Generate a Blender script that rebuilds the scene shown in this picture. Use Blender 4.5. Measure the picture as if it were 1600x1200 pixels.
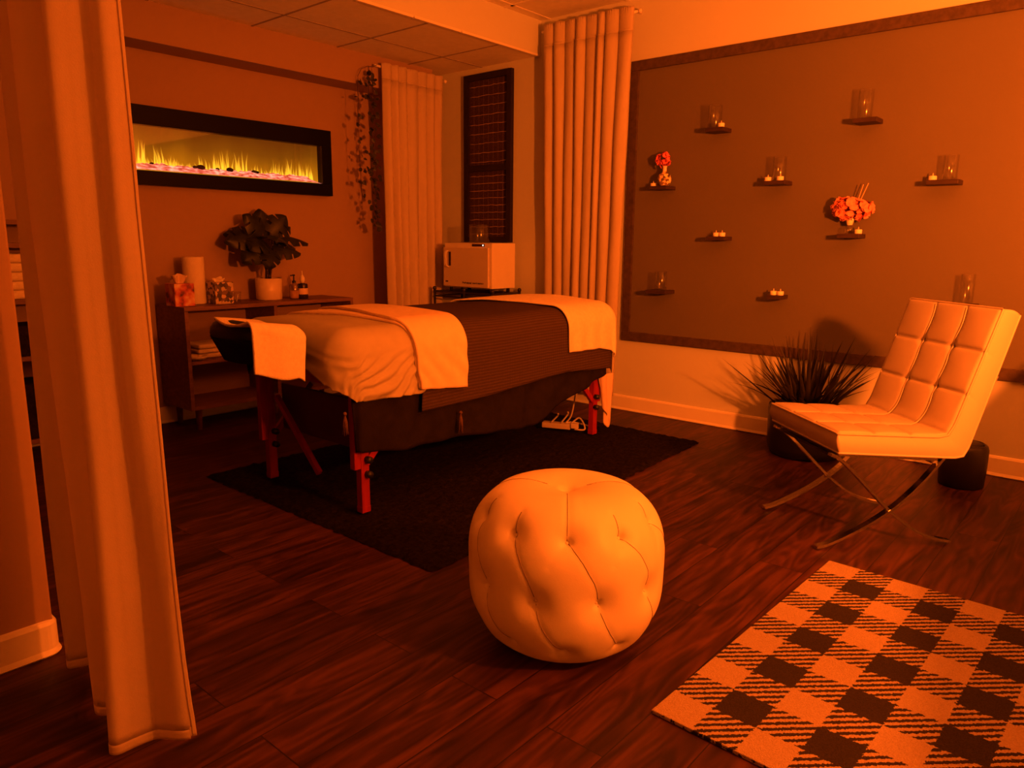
import bpy, bmesh, math, random
import numpy as np
from mathutils import Vector, Matrix, noise

for o in list(bpy.data.objects):
    bpy.data.objects.remove(o)
scn = bpy.context.scene
COL = scn.collection
PI = math.pi

# ------------------------------------------------------------------ camera
cam_d = bpy.data.cameras.new('camera')
cam = bpy.data.objects.new('camera', cam_d)
COL.objects.link(cam)
YAW, PITCH, ROLL = math.radians(49.42488), math.radians(10.87387), math.radians(0.51338)
cy_, sy_, cp_, sp_ = math.cos(YAW), math.sin(YAW), math.cos(PITCH), math.sin(PITCH)
_f = Vector((sy_ * cp_, cy_ * cp_, -sp_)); _r = Vector((cy_, -sy_, 0)); _u = _r.cross(_f)
_r2 = math.cos(ROLL) * _r + math.sin(ROLL) * _u
_u2 = -math.sin(ROLL) * _r + math.cos(ROLL) * _u
M = Matrix(((_r2.x, _u2.x, -_f.x, 0), (_r2.y, _u2.y, -_f.y, 0), (_r2.z, _u2.z, -_f.z, 1.1), (0, 0, 0, 1)))
cam.matrix_world = M
cam_d.sensor_width = 36.0
cam_d.lens = 1157.509 / 1600 * 36.0
cam_d.clip_start = 0.02
scn.camera = cam

# ------------------------------------------------------------------ world, light, exposure
w = bpy.data.worlds.new('world'); scn.world = w; w.use_nodes = True
w.node_tree.nodes['Background'].inputs[0].default_value = (0.02, 0.003, 0.0005, 1)
w.node_tree.nodes['Background'].inputs[1].default_value = 1.0
scn.view_settings.view_transform = 'Standard'
scn.view_settings.look = 'None'
scn.view_settings.gamma = 1.0
scn.view_settings.use_curve_mapping = False
scn.view_settings.exposure = 0.0

LAMP = Vector((1.60, -0.70, 1.32)); LAMP_AIM = Vector((.88, .18, .42)).normalized()
ld = bpy.data.lights.new('orange_lamp', 'AREA'); ld.shape = 'DISK'; ld.size = 0.16
ld.color = (1.0, 0.135, 0.008); ld.energy = 215
lo = bpy.data.objects.new('orange_lamp', ld); lo.location = LAMP
lo.rotation_euler = LAMP_AIM.to_track_quat('-Z', 'Y').to_euler(); COL.objects.link(lo)
lb = bpy.data.lights.new('orange_bulb', 'POINT'); lb.color = ld.color; lb.energy = 150; lb.shadow_soft_size = 0.05
lbo = bpy.data.objects.new('orange_bulb', lb); lbo.location = LAMP + LAMP_AIM * .06; COL.objects.link(lbo)


# ------------------------------------------------------------------ materials
def mat(name, col, rough=0.6, spec=0.3, metal=0.0, bump=None, var=None, trans=None, sheen=0):
    """bump=(scale,strength,stretch xyz)  var=(scale,amount)  procedural noise on everything"""
    m = bpy.data.materials.new(name); m.use_nodes = True
    nt = m.node_tree; b = nt.nodes['Principled BSDF']
    b.inputs['Base Color'].default_value = (*col, 1)
    b.inputs['Roughness'].default_value = rough
    b.inputs['Specular IOR Level'].default_value = spec
    b.inputs['Metallic'].default_value = metal
    if sheen: b.inputs['Sheen Weight'].default_value = sheen
    geo = nt.nodes.new('ShaderNodeNewGeometry')
    if var:
        n = nt.nodes.new('ShaderNodeTexNoise'); n.inputs['Scale'].default_value = var[0]; n.inputs['Detail'].default_value = 5
        mp = nt.nodes.new('ShaderNodeMapping')
        if len(var) > 2: mp.inputs['Scale'].default_value = var[2]
        nt.links.new(geo.outputs['Position'], mp.inputs[0]); nt.links.new(mp.outputs[0], n.inputs['Vector'])
        cr = nt.nodes.new('ShaderNodeValToRGB')
        a = var[1]
        cr.color_ramp.elements[0].position = 0.3; cr.color_ramp.elements[1].position = 0.7
        cr.color_ramp.elements[0].color = (*[c * (1 - a) for c in col], 1)
        cr.color_ramp.elements[1].color = (*[min(1, c * (1 + a)) for c in col], 1)
        nt.links.new(n.outputs['Fac'], cr.inputs[0]); nt.links.new(cr.outputs[0], b.inputs['Base Color'])
    if bump:
        n = nt.nodes.new('ShaderNodeTexNoise'); n.inputs['Scale'].default_value = bump[0]; n.inputs['Detail'].default_value = 4
        mp = nt.nodes.new('ShaderNodeMapping')
        if len(bump) > 2: mp.inputs['Scale'].default_value = bump[2]
        nt.links.new(geo.outputs['Position'], mp.inputs[0]); nt.links.new(mp.outputs[0], n.inputs['Vector'])
        bp = nt.nodes.new('ShaderNodeBump'); bp.inputs['Strength'].default_value = bump[1]; bp.inputs['Distance'].default_value = 0.004
        nt.links.new(n.outputs['Fac'], bp.inputs['Height']); nt.links.new(bp.outputs[0], b.inputs['Normal'])
    if trans:
        tl = nt.nodes.new('ShaderNodeBsdfTranslucent'); tl.inputs[0].default_value = (*trans[1], 1)
        mx = nt.nodes.new('ShaderNodeMixShader'); mx.inputs[0].default_value = trans[0]
        out = nt.nodes['Material Output']
        nt.links.new(b.outputs[0], mx.inputs[1]); nt.links.new(tl.outputs[0], mx.inputs[2]); nt.links.new(mx.outputs[0], out.inputs[0])
    return m


def emis(name, col, strength):
    m = bpy.data.materials.new(name); m.use_nodes = True
    b = m.node_tree.nodes['Principled BSDF']
    b.inputs['Base Color'].default_value = (0, 0, 0, 1)
    b.inputs['Emission Color'].default_value = (*col, 1); b.inputs['Emission Strength'].default_value = strength
    return m


def glass_mat(name, tint=(0.93, 0.93, 0.93), gl=0.1, rough=0.04):
    m = bpy.data.materials.new(name); m.use_nodes = True
    nt = m.node_tree; nt.nodes.remove(nt.nodes['Principled BSDF'])
    t = nt.nodes.new('ShaderNodeBsdfTransparent'); t.inputs[0].default_value = (*tint, 1)
    g = nt.nodes.new('ShaderNodeBsdfGlossy'); g.inputs['Roughness'].default_value = rough
    fr = nt.nodes.new('ShaderNodeLayerWeight'); fr.inputs[0].default_value = 0.12
    ad = nt.nodes.new('ShaderNodeMath'); ad.operation = 'MULTIPLY_ADD'; ad.inputs[1].default_value = 0.55; ad.inputs[2].default_value = 0.025 + gl; ad.use_clamp = True
    mx = nt.nodes.new('ShaderNodeMixShader')
    nt.links.new(fr.outputs['Facing'], ad.inputs[0]); nt.links.new(ad.outputs[0], mx.inputs[0])
    nt.links.new(t.outputs[0], mx.inputs[1]); nt.links.new(g.outputs[0], mx.inputs[2])
    nt.links.new(mx.outputs[0], nt.nodes['Material Output'].inputs[0])
    return m


def nd(nt, typ, **kw):
    n = nt.nodes.new(typ)
    for k, v in kw.items(): setattr(n, k, v)
    return n


def floor_mat():
    m = bpy.data.materials.new('dark_plank_floor'); m.use_nodes = True
    nt = m.node_tree; b = nt.nodes['Principled BSDF']; L = nt.links.new
    geo = nd(nt, 'ShaderNodeNewGeometry')
    br = nd(nt, 'ShaderNodeTexBrick'); br.offset = 0.37; br.offset_frequency = 2
    br.inputs['Scale'].default_value = 1.0
    br.inputs['Brick Width'].default_value = 1.22; br.inputs['Row Height'].default_value = 0.155
    br.inputs['Mortar Size'].default_value = 0.0016; br.inputs['Mortar Smooth'].default_value = 0.1
    br.inputs['Color1'].default_value = (0, 0, 0, 1); br.inputs['Color2'].default_value = (1, 1, 1, 1)
    br.inputs['Mortar'].default_value = (0.0, 0.0, 0.0, 1); br.inputs['Bias'].default_value = 0
    L(geo.outputs['Position'], br.inputs['Vector'])
    # per-plank offset for the grain
    sep = nd(nt, 'ShaderNodeSeparateColor'); L(br.outputs['Color'], sep.inputs[0])
    cmb = nd(nt, 'ShaderNodeCombineXYZ')
    ml = nd(nt, 'ShaderNodeMath', operation='MULTIPLY'); ml.inputs[1].default_value = 37.0
    L(sep.outputs[0], ml.inputs[0]); L(ml.outputs[0], cmb.inputs[0]); L(ml.outputs[0], cmb.inputs[2])
    add = nd(nt, 'ShaderNodeVectorMath', operation='ADD'); L(geo.outputs['Position'], add.inputs[0]); L(cmb.outputs[0], add.inputs[1])
    mp = nd(nt, 'ShaderNodeMapping'); mp.inputs['Scale'].default_value = (1.6, 15, 1); L(add.outputs[0], mp.inputs[0])
    n1 = nd(nt, 'ShaderNodeTexNoise'); n1.inputs['Scale'].default_value = 1.5; n1.inputs['Detail'].default_value = 6; n1.inputs['Distortion'].default_value = 0.8
    L(mp.outputs[0], n1.inputs['Vector'])
    # cathedral rings
    mp2 = nd(nt, 'ShaderNodeMapping'); mp2.inputs['Scale'].default_value = (1.0, 6.5, 1); L(add.outputs[0], mp2.inputs[0])
    n2 = nd(nt, 'ShaderNodeTexNoise'); n2.inputs['Scale'].default_value = 1.3; n2.inputs['Detail'].default_value = 1.5
    L(mp2.outputs[0], n2.inputs['Vector'])
    m2 = nd(nt, 'ShaderNodeMath', operation='MULTIPLY'); m2.inputs[1].default_value = 75.0; L(n2.outputs['Fac'], m2.inputs[0])
    sn = nd(nt, 'ShaderNodeMath', operation='SINE'); L(m2.outputs[0], sn.inputs[0])
    m3 = nd(nt, 'ShaderNodeMath', operation='MULTIPLY'); m3.inputs[1].default_value = 0.07; L(sn.outputs[0], m3.inputs[0])
    a1 = nd(nt, 'ShaderNodeMath', operation='ADD'); L(n1.outputs['Fac'], a1.inputs[0]); L(m3.outputs[0], a1.inputs[1])
    m4 = nd(nt, 'ShaderNodeMath', operation='MULTIPLY'); m4.inputs[1].default_value = 0.16; L(sep.outputs[0], m4.inputs[0])
    a2 = nd(nt, 'ShaderNodeMath', operation='ADD'); L(a1.outputs[0], a2.inputs[0]); L(m4.outputs[0], a2.inputs[1])
    cr = nd(nt, 'ShaderNodeValToRGB'); e = cr.color_ramp.elements
    e[0].position = 0.36; e[0].color = (0.016, 0.005, 0.003, 1)
    e[1].position = 0.85; e[1].color = (0.110, 0.038, 0.022, 1)
    k = e.new(0.56); k.color = (0.044, 0.014, 0.008, 1)
    L(a2.outputs[0], cr.inputs[0])
    mx = nd(nt, 'ShaderNodeMix', data_type='RGBA'); mx.inputs[7].default_value = (0.008, 0.004, 0.003, 1)
    L(br.outputs['Fac'], mx.inputs[0]); L(cr.outputs[0], mx.inputs[6])
    L(mx.outputs[2], b.inputs['Base Color'])
    b.inputs['Roughness'].default_value = 0.5; b.inputs['Specular IOR Level'].default_value = 0.3
    bp = nd(nt, 'ShaderNodeBump'); bp.inputs['Strength'].default_value = 0.25; bp.inputs['Distance'].default_value = 0.002
    L(a1.outputs[0], bp.inputs['Height']); L(bp.outputs[0], b.inputs['Normal'])
    return m


RX0, RY0, CELL = 2.583, 0.737, 0.1055


def check_mat():
    """buffalo check: light / diagonal stripe / dark cells, in world x,y of the mat"""
    m = bpy.data.materials.new('buffalo_check_pile'); m.use_nodes = True
    nt = m.node_tree; b = nt.nodes['Principled BSDF']; L = nt.links.new
    tc = nd(nt, 'ShaderNodeTexCoord')
    nz = nd(nt, 'ShaderNodeTexNoise'); nz.inputs['Scale'].default_value = 160; nz.inputs['Detail'].default_value = 2
    L(tc.outputs['Object'], nz.inputs['Vector'])
    sub = nd(nt, 'ShaderNodeVectorMath', operation='SUBTRACT'); sub.inputs[1].default_value = (0.5, 0.5, 0.5); L(nz.outputs['Color'], sub.inputs[0])
    scl = nd(nt, 'ShaderNodeVectorMath', operation='SCALE'); scl.inputs['Scale'].default_value = 0.012; L(sub.outputs[0], scl.inputs[0])
    ad = nd(nt, 'ShaderNodeVectorMath', operation='ADD'); L(tc.outputs['Object'], ad.inputs[0]); L(scl.outputs[0], ad.inputs[1])
    sp = nd(nt, 'ShaderNodeSeparateXYZ'); L(ad.outputs[0], sp.inputs[0])

    def par(sock, off):   # 1 when cell index is odd
        a = nd(nt, 'ShaderNodeMath', operation='MULTIPLY'); a.inputs[1].default_value = -1.0 / CELL; L(sock, a.inputs[0])
        f = nd(nt, 'ShaderNodeMath', operation='FLOOR'); L(a.outputs[0], f.inputs[0])
        k = nd(nt, 'ShaderNodeMath', operation='FLOORED_MODULO'); k.inputs[1].default_value = 2.0; L(f.outputs[0], k.inputs[0])
        return k.outputs[0]
    px_, py_ = par(sp.outputs[0], 0), par(sp.outputs[1], 0)
    sm = nd(nt, 'ShaderNodeMath', operation='ADD'); L(px_, sm.inputs[0]); L(py_, sm.inputs[1])     # 0 light 1 stripe 2 dark
    st = nd(nt, 'ShaderNodeMath', operation='ADD'); L(sp.outputs[0], st.inputs[0]); L(sp.outputs[1], st.inputs[1])
    s2 = nd(nt, 'ShaderNodeMath', operation='MULTIPLY'); s2.inputs[1].default_value = 2 * PI / 0.0285; L(st.outputs[0], s2.inputs[0])
    sn = nd(nt, 'ShaderNodeMath', operation='SINE'); L(s2.outputs[0], sn.inputs[0])
    gt = nd(nt, 'ShaderNodeMath', operation='GREATER_THAN'); gt.inputs[1].default_value = 0.0; L(sn.outputs[0], gt.inputs[0])
    h = nd(nt, 'ShaderNodeMath', operation='MULTIPLY'); h.inputs[1].default_value = 0.5; L(sm.outputs[0], h.inputs[0])
    c1 = nd(nt, 'ShaderNodeMath', operation='COMPARE'); c1.inputs[1].default_value = 1.0; c1.inputs[2].default_value = 0.1; L(sm.outputs[0], c1.inputs[0])
    mxv = nd(nt, 'ShaderNodeMix', data_type='FLOAT'); L(c1.outputs[0], mxv.inputs[0]); L(h.outputs[0], mxv.inputs[2]); L(gt.outputs[0], mxv.inputs[3])
    n3 = nd(nt, 'ShaderNodeTexNoise'); n3.inputs['Scale'].default_value = 330; n3.inputs['Detail'].default_value = 2; L(tc.outputs['Object'], n3.inputs['Vector'])
    lt = nd(nt, 'ShaderNodeMix', data_type='RGBA'); lt.inputs[6].default_value = (0.26, 0.20, 0.15, 1); lt.inputs[7].default_value = (0.52, 0.42, 0.33, 1); L(n3.outputs['Fac'], lt.inputs[0])
    dk = nd(nt, 'ShaderNodeMix', data_type='RGBA'); dk.inputs[6].default_value = (0.012, 0.010, 0.009, 1); dk.inputs[7].default_value = (0.06, 0.05, 0.045, 1); L(n3.outputs['Fac'], dk.inputs[0])
    fin = nd(nt, 'ShaderNodeMix', data_type='RGBA'); L(mxv.outputs[0], fin.inputs[0]); L(lt.outputs[2], fin.inputs[6]); L(dk.outputs[2], fin.inputs[7])
    L(fin.outputs[2], b.inputs['Base Color'])
    b.inputs['Roughness'].default_value = 0.95; b.inputs['Specular IOR Level'].default_value = 0.05
    bp = nd(nt, 'ShaderNodeBump'); bp.inputs['Strength'].default_value = 0.9; bp.inputs['Distance'].default_value = 0.004
    L(n3.outputs['Fac'], bp.inputs['Height']); L(bp.outputs[0], b.inputs['Normal'])
    return m


def weave_mat(name, c1, c2, freq=260.0):
    m = bpy.data.materials.new(name); m.use_nodes = True
    nt = m.node_tree; b = nt.nodes['Principled BSDF']; L = nt.links.new
    uv = nd(nt, 'ShaderNodeUVMap')
    mp = nd(nt, 'ShaderNodeMapping'); L(uv.outputs[0], mp.inputs[0])
    w1 = nd(nt, 'ShaderNodeTexWave', wave_type='BANDS', bands_direction='X'); w1.inputs['Scale'].default_value = freq / 6.283 * 1.0; w1.inputs['Distortion'].default_value = 0.6
    w2 = nd(nt, 'ShaderNodeTexWave', wave_type='BANDS', bands_direction='Y'); w2.inputs['Scale'].default_value = freq / 6.283 * 0.55; w2.inputs['Distortion'].default_value = 0.6
    L(mp.outputs[0], w1.inputs[0]); L(mp.outputs[0], w2.inputs[0])
    mu = nd(nt, 'ShaderNodeMath', operation='MULTIPLY'); L(w1.outputs['Fac'], mu.inputs[0]); L(w2.outputs['Fac'], mu.inputs[1])
    mx = nd(nt, 'ShaderNodeMix', data_type='RGBA'); mx.inputs[6].default_value = (*c1, 1); mx.inputs[7].default_value = (*c2, 1)
    L(mu.outputs[0], mx.inputs[0]); L(mx.outputs[2], b.inputs['Base Color'])
    b.inputs['Roughness'].default_value = 0.95; b.inputs['Specular IOR Level'].default_value = 0.05
    bp = nd(nt, 'ShaderNodeBump'); bp.inputs['Strength'].default_value = 0.6; bp.inputs['Distance'].default_value = 0.003
    L(mu.outputs[0], bp.inputs['Height']); L(bp.outputs[0], b.inputs['Normal'])
    return m


def blotch_mat(name, cols, scale, tc='Object', voro=True):
    m = bpy.data.materials.new(name); m.use_nodes = True
    nt = m.node_tree; b = nt.nodes['Principled BSDF']; L = nt.links.new
    t = nd(nt, 'ShaderNodeTexCoord')
    if voro:
        v = nd(nt, 'ShaderNodeTexVoronoi'); v.inputs['Scale'].default_value = scale; L(t.outputs[tc], v.inputs['Vector'])
        s = nd(nt, 'ShaderNodeSeparateColor'); L(v.outputs['Color'], s.inputs[0]); src = s.outputs[0]
    else:
        v = nd(nt, 'ShaderNodeTexNoise'); v.inputs['Scale'].default_value = scale; v.inputs['Detail'].default_value = 3; L(t.outputs[tc], v.inputs['Vector']); src = v.outputs['Fac']
    cr = nd(nt, 'ShaderNodeValToRGB'); cr.color_ramp.interpolation = 'CONSTANT' if voro else 'LINEAR'
    e = cr.color_ramp.elements; lo_, hi_ = (0.0, 1.0) if voro else (0.35, 0.68)
    for i, c in enumerate(cols):
        p = lo_ + (hi_ - lo_) * i / (len(cols) if voro else max(1, len(cols) - 1))
        if i < 2: e[i].position = p; e[i].color = (*c, 1)
        else: k = e.new(p); k.color = (*c, 1)
    L(src, cr.inputs[0]); L(cr.outputs[0], b.inputs['Base Color']); b.inputs['Roughness'].default_value = 0.5
    return m


MT = {}
MT['wallb'] = mat('shaded_wall_paint', (0.36, 0.245, 0.17), 0.75, 0.2, bump=(220, 0.06), var=(1.2, 0.03))  # darker copy of the wall paint: weaker light put into the colour
MT['wall'] = mat('wall_paint', (0.62, 0.64, 0.61), 0.75, 0.2, bump=(220, 0.06), var=(1.2, 0.03))
MT['walld'] = mat('panel_paint', (0.135, 0.115, 0.085), 0.6, 0.25, bump=(160, 0.06), var=(1.0, 0.05))
MT['frame'] = mat('panel_frame_wood', (0.075, 0.05, 0.035), 0.45, 0.3, var=(3, 0.25, (1, 12, 12)))
MT['ceil'] = mat('ceiling_tile', (0.82, 0.78, 0.70), 0.9, 0.1, bump=(140, 0.15), var=(25, 0.04))
MT['tbar'] = mat('shaded_ceiling_grid', (0.34, 0.30, 0.26), 0.6, 0.2, var=(8, 0.08))  # darker than the tiles: thin shadow lines put into the strip colour
MT['trimw'] = mat('white_trim_paint', (0.78, 0.74, 0.68), 0.4, 0.4, var=(6, 0.03))
MT['floor'] = floor_mat()
MT['curtain'] = mat('linen_curtain', (0.74, 0.67, 0.58), 0.85, 0.1, bump=(420, 0.25), var=(30, 0.05, (1, 1, 0.15)), trans=(0.40, (0.72, 0.60, 0.48)))
MT['curtain_f'] = mat('sheer_linen_curtain', (0.74, 0.66, 0.58), 0.85, 0.1, bump=(420, 0.25), var=(24, 0.05, (1, 1, 0.15)), trans=(0.42, (0.84, 0.70, 0.58)))
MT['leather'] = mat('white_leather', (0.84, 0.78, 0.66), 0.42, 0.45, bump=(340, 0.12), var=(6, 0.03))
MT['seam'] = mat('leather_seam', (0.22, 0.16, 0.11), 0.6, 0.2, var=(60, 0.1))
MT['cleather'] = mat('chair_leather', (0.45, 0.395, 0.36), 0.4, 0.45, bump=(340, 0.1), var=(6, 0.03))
MT['sheet'] = mat('cotton_sheet', (0.46, 0.42, 0.34), 0.85, 0.1, bump=(500, 0.15), var=(14, 0.05))
MT['towel'] = mat('terry_towel', (0.86, 0.76, 0.62), 0.95, 0.05, bump=(330, 0.7), var=(60, 0.06), sheen=0.2)
MT['fold'] = mat('folded_cotton_blanket', (0.80, 0.64, 0.47), 0.9, 0.08, bump=(300, 0.25), var=(30, 0.05))
MT['throw'] = weave_mat('brown_woven_throw', (0.050, 0.032, 0.022), (0.105, 0.066, 0.045))
MT['black'] = mat('black_fabric', (0.016, 0.011, 0.010), 0.9, 0.1, bump=(200, 0.3), var=(20, 0.2))
MT['vinyl'] = mat('black_vinyl', (0.012, 0.010, 0.010), 0.45, 0.3, bump=(200, 0.1), var=(10, 0.1))
MT['redwood'] = mat('red_stained_wood', (0.27, 0.012, 0.008), 0.5, 0.3, var=(6, 0.2, (8, 8, 1)))
MT['knob'] = mat('black_plastic', (0.015, 0.014, 0.013), 0.4, 0.4, var=(30, 0.1))
MT['metal'] = mat('black_metal', (0.020, 0.017, 0.015), 0.4, 0.4, var=(30, 0.1))
MT['chrome'] = mat('chrome', (0.75, 0.72, 0.68), 0.14, 0.5, metal=1.0, var=(4, 0.03))
MT['walnut'] = mat('walnut_veneer', (0.17, 0.085, 0.055), 0.5, 0.3, var=(4, 0.3, (1.2, 8, 14)))
MT['backp'] = mat('cabinet_back_panel', (0.30, 0.19, 0.12), 0.7, 0.2, var=(4, 0.1, (1, 8, 8)))
MT['whitep'] = mat('white_enamel', (0.74, 0.68, 0.60), 0.35, 0.4, var=(8, 0.02))
MT['whited'] = mat('white_door_plastic', (0.62, 0.54, 0.46), 0.4, 0.4, var=(8, 0.02))
MT['paper'] = mat('paper_towel', (0.72, 0.64, 0.56), 0.9, 0.05, bump=(180, 0.4), var=(40, 0.04))
MT['tissue'] = mat('tissue_paper', (0.66, 0.50, 0.42), 0.9, 0.05, bump=(60, 0.3), var=(20, 0.05))
MT['ceramic'] = mat('pale_ceramic', (0.70, 0.58, 0.48), 0.35, 0.5, var=(8, 0.04))
MT['leaf'] = mat('dark_leaf', (0.020, 0.022, 0.012), 0.45, 0.3, var=(18, 0.35))
MT['blade'] = mat('grass_blade', (0.030, 0.024, 0.010), 0.5, 0.3, var=(10, 0.4))
MT['stem'] = mat('plant_stem', (0.05, 0.03, 0.018), 0.6, 0.2, var=(20, 0.2))
MT['ivy'] = mat('ivy_leaf', (0.028, 0.026, 0.014), 0.5, 0.3, var=(40, 0.3))
MT['soil'] = mat('soil', (0.02, 0.013, 0.009), 1.0, 0.05, bump=(120, 1.0), var=(60, 0.4))
MT['wax'] = mat('candle_wax', (0.90, 0.82, 0.70), 0.5, 0.3, var=(40, 0.03))
MT['wick'] = mat('candle_wick', (0.70, 0.55, 0.42), 0.9, 0.1, var=(80, 0.2))
MT['shelf'] = mat('dark_shelf_wood', (0.045, 0.026, 0.020), 0.5, 0.3, var=(12, 0.25, (8, 1, 8)))
MT['pink'] = mat('pink_petal', (0.85, 0.28, 0.25), 0.7, 0.2, var=(60, 0.25))
MT['magenta'] = mat('deep_pink_petal', (0.75, 0.16, 0.26), 0.7, 0.2, var=(60, 0.25))
MT['reed'] = mat('reed_stick', (0.65, 0.42, 0.26), 0.7, 0.2, var=(50, 0.1))
MT['glass'] = glass_mat('clear_glass', (0.965, 0.96, 0.95), 0.02, 0.16)
MT['bglass'] = glass_mat('bottle_glass', (0.80, 0.74, 0.66), 0.05, 0.1)
MT['dglass'] = mat('dark_glass', (0.020, 0.012, 0.010), 0.1, 0.6, var=(10, 0.1))
MT['fglass'] = glass_mat('fireplace_glass', (0.97, 0.97, 0.97), 0.0, 0.02)
MT['mosaic'] = blotch_mat('cracked_mosaic_glass', [(0.10, 0.06, 0.03), (0.75, 0.55, 0.32), (0.30, 0.18, 0.09), (0.9, 0.75, 0.5)], 70)
MT['floral'] = blotch_mat('floral_print', [(0.07, 0.02, 0.03), (0.50, 0.08, 0.05), (0.66, 0.30, 0.20), (0.75, 0.58, 0.46)], 16, voro=False)
MT['terrazzo'] = blotch_mat('mosaic_print', [(0.05, 0.035, 0.03), (0.50, 0.40, 0.33), (0.10, 0.07, 0.06), (0.6, 0.45, 0.36), (0.18, 0.11, 0.08)], 55)
MT['rug'] = mat('black_shag', (0.014, 0.010, 0.009), 1.0, 0.02, bump=(150, 1.0), var=(60, 0.5))
MT['check'] = check_mat()
MT['bezel'] = mat('black_gloss_bezel', (0.004, 0.003, 0.003), 0.4, 0.12, var=(10, 0.1))
MT['mesh'] = mat('dark_woven_mesh', (0.055, 0.032, 0.024), 0.9, 0.05, bump=(300, 0.6), var=(150, 0.5, (1, 1, 0.5)))
MT['cord'] = mat('pale_cord', (0.42, 0.29, 0.20), 0.8, 0.1, var=(120, 0.2))
MT['dframe'] = mat('dark_brown_frame', (0.018, 0.011, 0.009), 0.5, 0.25, var=(10, 0.2))
MT['white_cable'] = mat('white_plastic', (0.50, 0.44, 0.38), 0.4, 0.4, var=(20, 0.03))
MT['ink'] = mat('dark_print', (0.05, 0.03, 0.025), 0.6, 0.2, var=(50, 0.1))
MT['led'] = emis('indicator_light', (1.0, 0.75, 0.6), 2.5)


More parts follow.
